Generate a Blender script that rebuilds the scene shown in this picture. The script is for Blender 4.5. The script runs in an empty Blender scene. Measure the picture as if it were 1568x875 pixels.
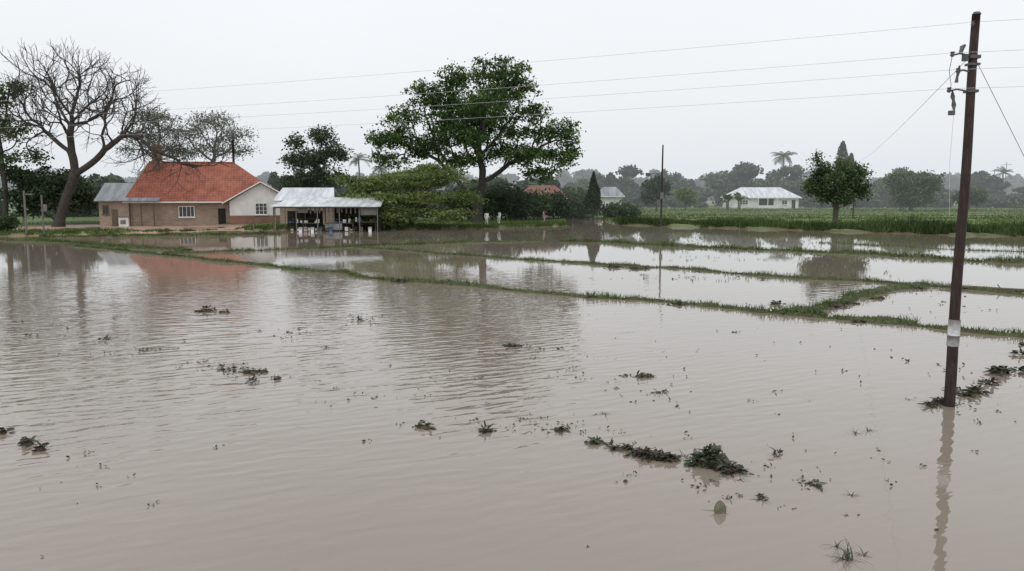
import bpy, math, numpy as np
from mathutils import Vector, Matrix
R = np.random.default_rng
rad = math.radians
scene = bpy.context.scene
CAM_H = 4.0; PITCH = rad(6.57); F = 1220.0

# ---------------------------------------------------------------- camera
cd = bpy.data.cameras.new("camera"); cam = bpy.data.objects.new("camera", cd)
scene.collection.objects.link(cam); scene.camera = cam
cam.location = (0, 0, CAM_H); cam.rotation_euler = (math.pi/2-PITCH, 0, 0)
cd.lens = 28.0; cd.sensor_width = 36; cd.clip_end = 6000; cd.clip_start = .1
scene.view_settings.view_transform = 'Standard'; scene.view_settings.look = 'None'
scene.view_settings.exposure = 0

def g(px, py):
    """spot on the flood plain (z=0) seen along a surveyed bearing/depression"""
    u = px-784; v = py-437.5
    den = F*math.sin(PITCH)+v*math.cos(PITCH)
    t = CAM_H/den
    return np.array([u*t, (F*math.cos(PITCH)-v*math.sin(PITCH))*t, 0.0])

# ---------------------------------------------------------------- node helpers
def newmat(name):
    m = bpy.data.materials.new(name); m.use_nodes = True
    nt = m.node_tree; nt.nodes.clear()
    return m, nt
def nd(nt, t, **kw):
    n = nt.nodes.new(t)
    for k, v in kw.items(): setattr(n, k, v)
    return n
def ramp(nt, stops):
    r = nt.nodes.new('ShaderNodeValToRGB'); e = r.color_ramp.elements
    while len(e) < len(stops): e.new(.5)
    for i, (p, c) in enumerate(stops):
        e[i].position = p; e[i].color = (c[0], c[1], c[2], 1)
    return r
def surf(name, cols, scale=3.0, rough=.8, detail=6, bump=0.0, stretch=(1, 1, 1), metal=0, spec=.3):
    m, nt = newmat(name); L = nt.links.new
    tc = nd(nt, 'ShaderNodeTexCoord'); mp = nd(nt, 'ShaderNodeMapping'); mp.inputs['Scale'].default_value = stretch
    no = nd(nt, 'ShaderNodeTexNoise'); no.inputs['Scale'].default_value = scale; no.inputs['Detail'].default_value = detail
    no.inputs['Roughness'].default_value = .65
    n = len(cols); cr = ramp(nt, [(.3+.4*i/max(1, n-1), c) for i, c in enumerate(cols)])
    b = nd(nt, 'ShaderNodeBsdfPrincipled'); b.inputs['Roughness'].default_value = rough
    b.inputs['Metallic'].default_value = metal; b.inputs['Specular IOR Level'].default_value = spec
    o = nd(nt, 'ShaderNodeOutputMaterial')
    L(tc.outputs['Object'], mp.inputs[0]); L(mp.outputs[0], no.inputs[0]); L(no.outputs[0], cr.inputs[0])
    L(cr.outputs[0], b.inputs['Base Color']); L(b.outputs[0], o.inputs[0])
    if bump:
        bp = nd(nt, 'ShaderNodeBump'); bp.inputs['Distance'].default_value = bump
        L(no.outputs[0], bp.inputs['Height']); L(bp.outputs[0], b.inputs['Normal'])
    return m
def leafmat(name, cols, trans=.3, gloss=.0):
    m, nt = newmat(name); L = nt.links.new
    a = nd(nt, 'ShaderNodeAttribute', attribute_name='tone')
    n = len(cols); cr = ramp(nt, [(i/max(1, n-1), c) for i, c in enumerate(cols)]); L(a.outputs['Fac'], cr.inputs[0])
    d = nd(nt, 'ShaderNodeBsdfDiffuse'); L(cr.outputs[0], d.inputs[0]); o = nd(nt, 'ShaderNodeOutputMaterial'); last = d
    if trans:
        t = nd(nt, 'ShaderNodeBsdfTranslucent'); mx = nd(nt, 'ShaderNodeMixShader'); mx.inputs[0].default_value = trans
        L(cr.outputs[0], t.inputs[0]); L(d.outputs[0], mx.inputs[1]); L(t.outputs[0], mx.inputs[2]); last = mx
    if gloss:
        gl = nd(nt, 'ShaderNodeBsdfGlossy'); gl.inputs['Roughness'].default_value = .35
        m2 = nd(nt, 'ShaderNodeMixShader'); m2.inputs[0].default_value = gloss
        L(last.outputs[0], m2.inputs[1]); L(gl.outputs[0], m2.inputs[2]); last = m2
    L(last.outputs[0], o.inputs[0])
    return m

# ---------------------------------------------------------------- mesh helpers
def empty(name, loc=(0, 0, 0), rotz=0):
    o = bpy.data.objects.new(name, None); o.location = loc; o.rotation_euler = (0, 0, rotz)
    o.empty_display_size = .3
    scene.collection.objects.link(o); return o
def add_mesh(name, V, Fa, mat, parent=None, tone=None, smooth=False, loc=None):
    V = np.ascontiguousarray(V, dtype=np.float32); Fa = np.ascontiguousarray(Fa, dtype=np.int32)
    me = bpy.data.meshes.new(name); m, k = Fa.shape
    me.vertices.add(len(V)); me.vertices.foreach_set('co', V.ravel())
    me.loops.add(m*k); me.loops.foreach_set('vertex_index', Fa.ravel())
    me.polygons.add(m); me.polygons.foreach_set('loop_start', np.arange(0, m*k, k, dtype=np.int32))
    me.update(calc_edges=True)
    if smooth: me.polygons.foreach_set('use_smooth', np.ones(m, dtype=bool))
    if tone is not None:
        at = me.attributes.new('tone', 'FLOAT', 'POINT'); at.data.foreach_set('value', np.ascontiguousarray(tone, dtype=np.float32))
    me.materials.append(mat)
    o = bpy.data.objects.new(name, me); scene.collection.objects.link(o)
    if parent: o.parent = parent
    if loc is not None: o.location = loc
    return o
def poly(name, verts, faces, mat, parent=None, smooth=False):
    me = bpy.data.meshes.new(name); me.from_pydata([tuple(v) for v in verts], [], faces); me.update()
    me.materials.append(mat); o = bpy.data.objects.new(name, me); scene.collection.objects.link(o)
    if smooth:
        for p in me.polygons: p.use_smooth = True
    if parent: o.parent = parent
    return o
BF = [(0, 3, 2, 1), (4, 5, 6, 7), (0, 1, 5, 4), (1, 2, 6, 5), (2, 3, 7, 6), (3, 0, 4, 7)]
def boxes(name, lst, mat, parent=None):
    V = []; Fs = []
    for a, b in lst:
        x0, y0, z0 = a; x1, y1, z1 = b; k = len(V)
        V += [(x0, y0, z0), (x1, y0, z0), (x1, y1, z0), (x0, y1, z0), (x0, y0, z1), (x1, y0, z1), (x1, y1, z1), (x0, y1, z1)]
        Fs += [tuple(i+k for i in f) for f in BF]
    return poly(name, V, Fs, mat, parent)
def box(name, a, b, mat, parent=None): return boxes(name, [(a, b)], mat, parent)
def tube(name, pts, rads, mat, parent=None, sides=10, cap=True):
    pts = [Vector(p) for p in pts]; V = []; Fs = []; n = len(pts)
    for i, p in enumerate(pts):
        d = (pts[min(i+1, n-1)]-pts[max(i-1, 0)]).normalized()
        ref = Vector((0, 1, 0)) if abs(d.y) < .9 else Vector((1, 0, 0))
        a = d.cross(ref).normalized(); b = d.cross(a)
        for k in range(sides):
            t = 2*math.pi*k/sides; V.append(p+(a*math.cos(t)+b*math.sin(t))*rads[i])
    for i in range(n-1):
        for k in range(sides):
            k2 = (k+1) % sides; Fs.append((i*sides+k, i*sides+k2, (i+1)*sides+k2, (i+1)*sides+k))
    if cap:
        Fs.append(tuple(range(sides))); Fs.append(tuple((n-1)*sides+k for k in range(sides))[::-1])
    return poly(name, V, Fs, mat, parent, smooth=True)
def norm(a): return a/np.maximum(np.linalg.norm(a, axis=-1, keepdims=True), 1e-9)
def rhombs(C, size, rng, flat=0.0, aspect=.5, svar=.4):
    n = len(C); a = rng.normal(size=(n, 3)); a[:, 2] *= (1-flat); a = norm(a)
    b = rng.normal(size=(n, 3)); b[:, 2] *= (1-flat); b = norm(b-a*np.sum(a*b, 1, keepdims=True))
    s = size*(1+svar*rng.uniform(-1, 1, (n, 1)))
    V = np.stack([C-a*s*.5, C+b*s*.5*aspect, C+a*s*.5, C-b*s*.5*aspect], 1).reshape(-1, 3)
    return V, np.arange(4*n).reshape(n, 4)
def blades(P, h, w, rng, lean=.35):
    n = len(P); h = np.broadcast_to(h, (n,))*rng.uniform(.5, 1.25, n); th = rng.uniform(0, 2*np.pi, n)
    side = np.stack([np.cos(th), np.sin(th), np.zeros(n)], 1)*w*.5
    tip = P+np.stack([rng.normal(0, lean, n)*h, rng.normal(0, lean, n)*h, h], 1)
    V = np.stack([P-side, P+side, tip], 1).reshape(-1, 3)
    return V, np.arange(3*n).reshape(n, 3)

# ---------------------------------------------------------------- materials
M_bark = surf('bark', [(.07, .06, .05), (.15, .13, .11)], 4, .9, bump=.03)
M_bark_dark = surf('bark_dark', [(.038, .034, .031), (.085, .076, .068)], 4, .9)
M_leaf_big = leafmat('leaf_big', [(.028, .056, .02), (.08, .14, .046), (.185, .275, .09)])
M_leaf_light = leafmat('leaf_light', [(.075, .11, .04), (.185, .245, .082), (.30, .37, .14)], .35)
M_leaf_dark = leafmat('leaf_dark', [(.034, .052, .03), (.066, .098, .05), (.12, .16, .08)], .2)
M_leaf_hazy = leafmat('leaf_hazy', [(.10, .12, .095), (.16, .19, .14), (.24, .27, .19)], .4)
M_leaf_mid = leafmat('leaf_mid', [(.046, .072, .036), (.10, .15, .064), (.18, .245, .105)])
M_far1 = leafmat('leaf_far', [(.04, .056, .038), (.085, .115, .07), (.145, .18, .11)], 0)
M_far2 = leafmat('leaf_farther', [(.06, .08, .065), (.10, .13, .10), (.15, .18, .14)], 0)  # greyer and paler than the nearer rows: distance haze put into the leaf colour
M_grass = leafmat('grass_blades', [(.08, .105, .045), (.135, .19, .065), (.21, .275, .11)], 0)
M_crop = leafmat('crop_blades', [(.04, .06, .025), (.08, .12, .045), (.13, .185, .065)], 0)
M_bundgrass = leafmat('bund_grass', [(.07, .07, .03), (.09, .135, .045), (.155, .21, .075)], .2)
M_weed = leafmat('weed_leaves', [(.06, .045, .032), (.05, .05, .03), (.06, .085, .036), (.12, .155, .075)], .15, .05)
M_soil = surf('wet_soil', [(.05, .037, .026), (.10, .075, .05)], 6, .6, bump=.02)
M_mosssoil = surf('mossy_bank_soil', [(.06, .05, .03), (.075, .08, .038), (.09, .11, .05)], 2.5, .8, bump=.02)

def tile_mat(name, c0, c1, c2):
    m, nt = newmat(name); L = nt.links.new
    tc = nd(nt, 'ShaderNodeTexCoord'); no = nd(nt, 'ShaderNodeTexNoise'); no.inputs['Scale'].default_value = .9; no.inputs['Detail'].default_value = 8
    no.inputs['Roughness'].default_value = .75
    cr = ramp(nt, [(.32, c0), (.5, c1), (.66, c2)])
    w = nd(nt, 'ShaderNodeTexWave'); w.bands_direction = 'Z'; w.inputs['Scale'].default_value = 1.1; w.inputs['Distortion'].default_value = .6
    w2 = nd(nt, 'ShaderNodeTexWave'); w2.bands_direction = 'X'; w2.inputs['Scale'].default_value = .9; w2.inputs['Distortion'].default_value = .6
    mm = nd(nt, 'ShaderNodeMath', operation='MULTIPLY'); ml = nd(nt, 'ShaderNodeMapRange'); ml.inputs['To Min'].default_value = .72; ml.inputs['To Max'].default_value = 1.1
    mx = nd(nt, 'ShaderNodeVectorMath', operation='SCALE')
    b = nd(nt, 'ShaderNodeBsdfPrincipled'); b.inputs['Roughness'].default_value = .75; o = nd(nt, 'ShaderNodeOutputMaterial')
    L(tc.outputs['Object'], no.inputs[0]); L(tc.outputs['Object'], w.inputs[0]); L(tc.outputs['Object'], w2.inputs[0])
    L(no.outputs[0], cr.inputs[0]); L(w.outputs[1], mm.inputs[0]); L(w2.outputs[1], mm.inputs[1]); L(mm.outputs[0], ml.inputs[0])
    L(cr.outputs[0], mx.inputs[0]); L(ml.outputs[0], mx.inputs['Scale']); L(mx.outputs[0], b.inputs['Base Color']); L(b.outputs[0], o.inputs[0])
    return m
M_tile = tile_mat('red_roof_tile', (.21, .072, .052), (.38, .118, .07), (.48, .185, .115))
M_tile_brown = tile_mat('brown_roof_tile', (.14, .065, .05), (.24, .10, .075), (.3, .15, .11))
def brick_mat(name, a, b_, mortar):
    m, nt = newmat(name); L = nt.links.new
    tc = nd(nt, 'ShaderNodeTexCoord'); sx = nd(nt, 'ShaderNodeSeparateXYZ'); ad = nd(nt, 'ShaderNodeMath', operation='ADD'); cb = nd(nt, 'ShaderNodeCombineXYZ')
    br = nd(nt, 'ShaderNodeTexBrick'); br.inputs['Scale'].default_value = 1; br.inputs['Brick Width'].default_value = .4
    br.inputs['Row Height'].default_value = .18; br.inputs['Mortar Size'].default_value = .015
    br.inputs['Color1'].default_value = (*a, 1); br.inputs['Color2'].default_value = (*b_, 1); br.inputs['Mortar'].default_value = (*mortar, 1)
    no = nd(nt, 'ShaderNodeTexNoise'); no.inputs['Scale'].default_value = .8; no.inputs['Detail'].default_value = 6
    ml = nd(nt, 'ShaderNodeMapRange'); ml.inputs['To Min'].default_value = .6; ml.inputs['To Max'].default_value = 1.35
    mx = nd(nt, 'ShaderNodeVectorMath', operation='SCALE'); b = nd(nt, 'ShaderNodeBsdfPrincipled'); b.inputs['Roughness'].default_value = .85
    o = nd(nt, 'ShaderNodeOutputMaterial')
    L(tc.outputs['Object'], sx.inputs[0]); L(sx.outputs[0], ad.inputs[0]); L(sx.outputs[1], ad.inputs[1]); L(ad.outputs[0], cb.inputs[0]); L(sx.outputs[2], cb.inputs[1])
    L(cb.outputs[0], br.inputs[0]); L(tc.outputs['Object'], no.inputs[0]); L(no.outputs[0], ml.inputs[0]); L(br.outputs[0], mx.inputs[0]); L(ml.outputs[0], mx.inputs['Scale'])
    L(mx.outputs[0], b.inputs['Base Color']); L(b.outputs[0], o.inputs[0]); return m
M_brick = brick_mat('tan_brick', (.36, .27, .195), (.26, .19, .14), (.37, .33, .29))
M_brick_red = brick_mat('red_brick', (.27, .125, .085), (.20, .095, .065), (.25, .2, .17))
M_white = surf('white_plaster', [(.62, .61, .58), (.78, .77, .75)], 1.2, .8)
M_whitetrim = surf('white_paint', [(.7, .7, .68), (.8, .8, .78)], 3, .5)
M_glass = surf('window_glass', [(.02, .022, .025), (.05, .055, .06)], 2, .12, spec=.6)
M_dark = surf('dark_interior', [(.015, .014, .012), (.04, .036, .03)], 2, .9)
def sheet_mat(name, c0, c1, axis='X', sc=1.2):
    m, nt = newmat(name); L = nt.links.new
    tc = nd(nt, 'ShaderNodeTexCoord'); no = nd(nt, 'ShaderNodeTexNoise'); no.inputs['Scale'].default_value = .7; no.inputs['Detail'].default_value = 7
    mp = nd(nt, 'ShaderNodeMapping'); mp.inputs['Scale'].default_value = (2.5, .5, .5)
    cr = ramp(nt, [(.35, c0), (.65, c1)]); w = nd(nt, 'ShaderNodeTexWave'); w.bands_direction = axis; w.inputs['Scale'].default_value = sc
    bp = nd(nt, 'ShaderNodeBump'); bp.inputs['Distance'].default_value = .03
    b = nd(nt, 'ShaderNodeBsdfPrincipled'); b.inputs['Roughness'].default_value = .45; b.inputs['Metallic'].default_value = .3
    o = nd(nt, 'ShaderNodeOutputMaterial')
    L(tc.outputs['Object'], mp.inputs[0]); L(mp.outputs[0], no.inputs[0]); L(no.outputs[0], cr.inputs[0]); L(tc.outputs['Object'], w.inputs[0]); L(w.outputs[1], bp.inputs['Height'])
    L(cr.outputs[0], b.inputs['Base Color']); L(bp.outputs[0], b.inputs['Normal']); L(b.outputs[0], o.inputs[0]); return m
M_sheet_grey = sheet_mat('grey_corrugated_sheet', (.20, .22, .23), (.36, .38, .39))
M_sheet_white = sheet_mat('pale_corrugated_sheet', (.50, .53, .55), (.80, .82, .84))
M_wood = surf('weathered_wood', [(.09, .07, .05), (.18, .145, .11)], 3, .85, stretch=(4, 4, .5))
M_polebrown = surf('weathered_pole', [(.018, .013, .012), (.038, .024, .021), (.07, .042, .036)], 9, .6, stretch=(1.4, 1.4, .3), bump=.008)
M_polegrey = surf('grey_pole', [(.12, .115, .11), (.22, .21, .2)], 3, .8)
M_band = surf('white_band_paint', [(.34, .34, .34), (.68, .68, .68)], 14, .6)
M_band2 = surf('grey_band_paint', [(.20, .20, .20), (.36, .36, .36)], 14, .6)
M_metal = surf('galvanised_metal', [(.08, .08, .085), (.16, .16, .165)], 8, .5, metal=.5)
M_porc = surf('porcelain', [(.06, .055, .05), (.16, .15, .14)], 8, .25)
M_wire = surf('wire_aluminium', [(.50, .52, .54), (.58, .60, .62)], 4, .6)
M_wire_dark = surf('wire_dark', [(.16, .16, .17), (.22, .22, .23)], 4, .6)
M_blue = surf('blue_plastic', [(.06, .13, .25), (.09, .18, .32)], 4, .5)
M_red = surf('red_plastic', [(.3, .05, .04), (.4, .08, .06)], 4, .5)

# ---------------------------------------------------------------- terrain
SX = [-1500, -300, -80, -48, -41, -31, -28, -25.5, -13.5, -3, 4, 7.5, 8, 13.2, 13.6, 24, 33, 41, 48, 70, 300, 1500]
SY = [60, 66, 70, 74.5, 78, 87, 86, 88, 88, 92, 97, 101, 128, 128, 102, 93, 86, 78, 74, 66, 50, 40]
def land_z(x, y):
    x = np.asarray(x, float); y = np.asarray(y, float)
    wob = .7*np.sin(x*.8+1)+.5*np.sin(x*1.9+y*.3)+.3*np.sin(x*3.7)
    d = y-np.interp(x, SX, SY)-wob
    t = np.clip((d+2.0)/4.0, 0, 1); t = t*t*(3-2*t)
    z = -.6+.9*t+.05*np.sin(x*.35+y*.2)*t+.04*np.sin(x*1.3)*np.sin(y*.9)*t
    e = ((x+44)/15.)**2+((y-93)/11.)**2+.12*np.sin(x*.9)*np.sin(y*1.1)
    k = np.clip((1.15-e)/.3, 0, 1); z = z*(1-k)+(.012+.03*np.sin(x*.5+1.2)*np.sin(y*.45)+.015*np.sin(x*1.7+y))*k
    return z+np.clip((y-130)/400., 0, 1)*.6
xs = np.unique(np.concatenate([np.linspace(-2500, -110, 25), np.linspace(-110, 130, 260), np.linspace(130, 2500, 28)]))
ysr = np.unique(np.concatenate([np.linspace(-80, 60, 15), np.linspace(60, 140, 110), np.linspace(140, 400, 50), np.linspace(400, 4500, 20)]))
GX, GY = np.meshgrid(xs, ysr); GZ = land_z(GX, GY)
V = np.stack([GX, GY, GZ], -1).reshape(-1, 3); nx = len(xs); ny = len(ysr)
ii, jj = np.meshgrid(np.arange(ny-1), np.arange(nx-1), indexing='ij'); q = (ii*nx+jj).ravel()
Fq = np.stack([q, q+1, q+nx+1, q+nx], 1)
m, nt = newmat('ground_grass_and_mud'); L = nt.links.new
geo = nd(nt, 'ShaderNodeNewGeometry'); sep = nd(nt, 'ShaderNodeSeparateXYZ'); L(geo.outputs['Position'], sep.inputs[0])
mp = nd(nt, 'ShaderNodeMapping'); mp.inputs['Scale'].default_value = (.35, 1, 1); L(geo.outputs['Position'], mp.inputs[0])
n1 = nd(nt, 'ShaderNodeTexNoise'); n1.inputs['Scale'].default_value = .12; n1.inputs['Detail'].default_value = 10; n1.inputs['Roughness'].default_value = .7; L(mp.outputs[0], n1.inputs[0])
cr = ramp(nt, [(.3, (.075, .11, .042)), (.48, (.12, .17, .06)), (.62, (.17, .225, .085)), (.78, (.16, .165, .09))]); L(n1.outputs[0], cr.inputs[0])
mr = nd(nt, 'ShaderNodeMapRange'); mr.inputs['From Min'].default_value = .06; mr.inputs['From Max'].default_value = .2; L(sep.outputs[2], mr.inputs[0])
vs = nd(nt, 'ShaderNodeVectorMath', operation='DISTANCE'); L(geo.outputs['Position'], vs.inputs[0]); vs.inputs[1].default_value = (-44, 93, 0)
mrs = nd(nt, 'ShaderNodeMapRange'); mrs.inputs['From Min'].default_value = 12; mrs.inputs['From Max'].default_value = 20; mrs.inputs['To Min'].default_value = 1; mrs.inputs['To Max'].default_value = 0; L(vs.outputs['Value'], mrs.inputs[0])
mud = nd(nt, 'ShaderNodeMix', data_type='RGBA'); mud.inputs[6].default_value = (.12, .085, .055, 1); mud.inputs[7].default_value = (.48, .32, .24, 1); L(mrs.outputs[0], mud.inputs[0])
mx = nd(nt, 'ShaderNodeMix', data_type='RGBA'); L(mud.outputs[2], mx.inputs[6]); L(cr.outputs[0], mx.inputs[7]); L(mr.outputs[0], mx.inputs[0])
rr_ = nd(nt, 'ShaderNodeMapRange'); rr_.inputs['To Min'].default_value = .35; rr_.inputs['To Max'].default_value = .95; L(mr.outputs[0], rr_.inputs[0])
b = nd(nt, 'ShaderNodeBsdfPrincipled'); b.inputs['Specular IOR Level'].default_value = .25; L(mx.outputs[2], b.inputs['Base Color']); L(rr_.outputs[0], b.inputs['Roughness'])
o = nd(nt, 'ShaderNodeOutputMaterial'); L(b.outputs[0], o.inputs[0])
add_mesh('ground', V, Fq, m, smooth=True)

# ---------------------------------------------------------------- water
m, nt = newmat('flood_water'); L = nt.links.new
geo = nd(nt, 'ShaderNodeNewGeometry'); sep = nd(nt, 'ShaderNodeSeparateXYZ'); L(geo.outputs['Position'], sep.inputs[0])
def rotated(rot):
    mpR = nd(nt, 'ShaderNodeMapping'); mpR.inputs['Rotation'].default_value = (0, 0, rad(rot)); L(geo.outputs['Position'], mpR.inputs[0]); return mpR.outputs[0]
def wnoise(rot, scl, s, det, ro, dist):
    mpA = nd(nt, 'ShaderNodeMapping'); mpA.inputs['Scale'].default_value = scl; L(rotated(rot), mpA.inputs[0])
    n_ = nd(nt, 'ShaderNodeTexNoise'); n_.inputs['Scale'].default_value = s; n_.inputs['Detail'].default_value = det; n_.inputs['Roughness'].default_value = ro; n_.inputs['Distortion'].default_value = dist; L(mpA.outputs[0], n_.inputs[0]); return n_
def mth(op, a, b):
    n_ = nd(nt, 'ShaderNodeMath', operation=op)
    for i, v in enumerate((a, b)):
        if isinstance(v, (int, float)): n_.inputs[i].default_value = v
        else: L(v, n_.inputs[i])
    return n_.outputs[0]
def mrng(src, a, b, c, d):
    n_ = nd(nt, 'ShaderNodeMapRange'); L(src, n_.inputs[0])
    for k_, v in zip(('From Min', 'From Max', 'To Min', 'To Max'), (a, b, c, d)): n_.inputs[k_].default_value = v
    return n_.outputs[0]
nA = wnoise(-20, (.55, 1.5, 1), 1.9, 1.6, .45, .6)    # broad wind ripples
nB = wnoise(-36, (.4, 1.4, 1), 3.6, 1.6, .5, .5)    # finer, oblique set
wB = nd(nt, 'ShaderNodeTexWave'); wB.bands_direction = 'Y'; wB.inputs['Scale'].default_value = .95; wB.inputs['Distortion'].default_value = 6; wB.inputs['Detail'].default_value = 2; wB.inputs['Detail Scale'].default_value = .5; L(rotated(-27), wB.inputs[0])
nM = wnoise(0, (1, .6, 1), .11, 3, .5, 0)
mk = mrng(nM.outputs[0], .38, .6, .2, 1)
h_ = mth('ADD', mth('MULTIPLY', nA.outputs[0], .8), mth('MULTIPLY', mth('MULTIPLY', nB.outputs[0], .5), mk))
h_ = mth('ADD', h_, mth('MULTIPLY', mth('MULTIPLY', wB.outputs[1], .17), mk))
fx = mrng(sep.outputs[0], -1, 7, 1, .4); fy = mrng(sep.outputs[1], 20, 44, 1, .05); fn = mrng(sep.outputs[1], 8, 16, .35, 1)
h_ = mth('MULTIPLY', mth('MULTIPLY', mth('MULTIPLY', h_, fx), fy), fn)
bp = nd(nt, 'ShaderNodeBump'); bp.inputs['Strength'].default_value = 1; bp.inputs['Distance'].default_value = .030; L(h_, bp.inputs['Height'])
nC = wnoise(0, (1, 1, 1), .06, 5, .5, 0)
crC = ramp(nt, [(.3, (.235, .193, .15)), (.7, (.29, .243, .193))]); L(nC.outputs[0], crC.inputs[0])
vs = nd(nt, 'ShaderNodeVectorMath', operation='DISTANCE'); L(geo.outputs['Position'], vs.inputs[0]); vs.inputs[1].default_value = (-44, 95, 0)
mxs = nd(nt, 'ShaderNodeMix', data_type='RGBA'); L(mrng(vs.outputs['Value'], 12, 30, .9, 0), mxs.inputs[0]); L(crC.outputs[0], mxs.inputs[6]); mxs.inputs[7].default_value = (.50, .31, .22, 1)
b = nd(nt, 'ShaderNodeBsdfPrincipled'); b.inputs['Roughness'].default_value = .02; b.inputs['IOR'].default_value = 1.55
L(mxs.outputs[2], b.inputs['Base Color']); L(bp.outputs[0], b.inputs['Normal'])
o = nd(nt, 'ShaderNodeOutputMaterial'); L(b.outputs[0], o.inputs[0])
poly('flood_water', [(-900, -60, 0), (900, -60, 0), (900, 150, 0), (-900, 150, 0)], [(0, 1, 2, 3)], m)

# ---------------------------------------------------------------- trees
def sample_lobes(lobes, n, rng, shell=.5):
    lob = np.array(lobes, float); w = (lob[:, 3]*lob[:, 4]*lob[:, 5])**(.72); w /= w.sum()
    k = rng.choice(len(lob), n, p=w); d = norm(rng.normal(size=(n, 3))); r = rng.uniform(0, 1, (n, 1))**shell
    return lob[k, :3]+d*r*lob[k, 3:6], k
def colonize(att, trunk, step, kill, rng, up=.08, jit=.18, maxit=150, cap=7000):
    nodes = np.array(trunk, float); par = list(range(-1, len(trunk)-1))
    D = np.linalg.norm(att[:, None]-nodes[None], axis=2); near = D.argmin(1); dist = D.min(1)
    for it in range(maxit):
        idx = np.where(dist > kill)[0]
        if len(idx) == 0 or len(nodes) > cap: break
        dirs = np.zeros((len(nodes), 3)); np.add.at(dirs, near[idx], (att[idx]-nodes[near[idx]])/dist[idx, None])
        src = np.unique(near[idx]); d = norm(dirs[src])+jit*rng.normal(size=(len(src), 3)); d[:, 2] += up
        new = nodes[src]+step*norm(d); base = len(nodes); nodes = np.vstack([nodes, new]); par += list(src)
        D = np.linalg.norm(att[:, None]-new[None], axis=2); nn = D.argmin(1); dm = D.min(1)
        better = dm < dist; near[better] = nn[better]+base; dist[better] = dm[better]
    return nodes, np.array(par)
def twigs(nodes, par, rng, n_each=2, length=.8, segs=2, upb=.2, spread=.55):
    n = len(nodes); haschild = np.zeros(n, bool); haschild[par[par >= 0]] = True
    tips = np.where(~haschild)[0]; extra = np.where(haschild)[0]
    extra = extra[extra > n*.25]; extra = rng.choice(extra, int(len(extra)*.35), replace=False) if len(extra) else extra
    src = np.concatenate([np.repeat(tips, n_each), extra]); d0 = norm(nodes[src]-nodes[np.maximum(par[src], 0)])
    P = [nodes]; PR = [par]; cur = src; pos = nodes[src]; cnt = n; d = norm(d0+spread*rng.normal(size=d0.shape)+np.array([0, 0, upb]))
    for s in range(segs):
        pos = pos+d*length/segs*rng.uniform(.6, 1.3, (len(src), 1)); P.append(pos); PR.append(cur); cur = np.arange(cnt, cnt+len(src)); cnt += len(src)
        d = norm(d+.2*rng.normal(size=d.shape)+np.array([0, 0, upb*.5]))
    return np.vstack(P), np.concatenate(PR)
def branch_mesh(nodes, par, rtip, rroot, sides=6):
    n = len(nodes); leafc = np.zeros(n); child = np.zeros(n, bool); child[par[par >= 0]] = True
    leafc[~child] = 1
    for i in range(n-1, 0, -1): leafc[par[i]] += leafc[i]
    e = math.log(max(leafc[0], 2))/math.log(rroot/rtip); r = rtip*leafc**(1/e)
    p = nodes[np.maximum(par, 0)]; d = norm(nodes-p); d[0] = (0, 0, 1)
    r = r*(1+.55*np.exp(-np.maximum(nodes[:, 2]-nodes[0, 2], 0)/.5)*(np.arange(n) < 12))
    ref = np.tile(np.array([[.31, .87, .38]]), (n, 1))
    a = norm(np.cross(d, ref)); b = np.cross(d, a); t = 2*np.pi*np.arange(sides)/sides
    ring = nodes[:, None]+r[:, None, None]*(a[:, None]*np.cos(t)[None, :, None]+b[:, None]*np.sin(t)[None, :, None])
    V = ring.reshape(-1, 3); i = np.arange(1, n); k = np.arange(sides); k2 = (k+1) % sides
    Fa = np.stack([par[i][:, None]*sides+k, par[i][:, None]*sides+k2, i[:, None]*sides+k2, i[:, None]*sides+k], -1).reshape(-1, 4)
    return V, Fa, r
def make_tree(name, loc, lobes, trunk, seed, n_att=600, step=.5, kill=.6, rtip=.025, rroot=.4, leaves=25, lsize=.32,
              spread=(.45, .45, .25), lmat=None, bmat=None, tw=0, twlen=.8, leaf_frac=1.0, shell=.5, up=.08, segs=2, twn=2, jit=.18, relax=2, tvar=.16):
    rng = R(seed); P = empty(name, loc)
    att, k = sample_lobes(lobes, n_att, rng, shell)
    tr = [trunk[0]]
    for a, b in zip(trunk[:-1], trunk[1:]):
        a = np.array(a, float); b = np.array(b, float); m_ = max(1, int(np.linalg.norm(b-a)/step))
        for j in range(1, m_+1): tr.append(tuple(a+(b-a)*j/m_+rng.normal(0, .05, 3)))
    nodes, par = colonize(att, tr, step, kill, rng, up=up, jit=jit)
    for _ in range(relax):
        ch = np.zeros_like(nodes); c = np.zeros(len(nodes)); np.add.at(ch, par[1:], nodes[1:]); np.add.at(c, par[1:], 1)
        mk_ = (c > 0) & (par >= 0); nn = nodes.copy(); nn[mk_] = .5*nodes[mk_]+.25*nodes[par[mk_]]+.25*ch[mk_]/c[mk_, None]; nodes = nn
    for i_ in range(tw): nodes, par = twigs(nodes, par, rng, twn, twlen*(.75**i_), segs=segs)
    V, Fa, r = branch_mesh(nodes, par, rtip, rroot)
    add_mesh('trunk_and_limbs', V, Fa, bmat or M_bark, P, smooth=True)
    if leaves:
        sel = rng.uniform(size=len(att)) < leaf_frac; A = att[sel]; lobe_t = rng.uniform(-.14, .14, len(lobes))[k[sel]]
        n = len(A); sz = np.repeat(rng.uniform(.6, 1.35, n), leaves)[:, None]; C = np.repeat(A, leaves, 0)+rng.normal(size=(n*leaves, 3))*np.array(spread)*sz
        tone = np.repeat(rng.normal(.45, tvar, n)+lobe_t, leaves)+rng.normal(0, .14, n*leaves)
        C[:, 2] = np.maximum(C[:, 2], .05)
        V, Fa = rhombs(C, lsize, rng, .25, .6)
        add_mesh('foliage', V, Fa, lmat or M_leaf_mid, P, tone=np.repeat(np.clip(tone, 0, 1), 4))
    return P
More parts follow.
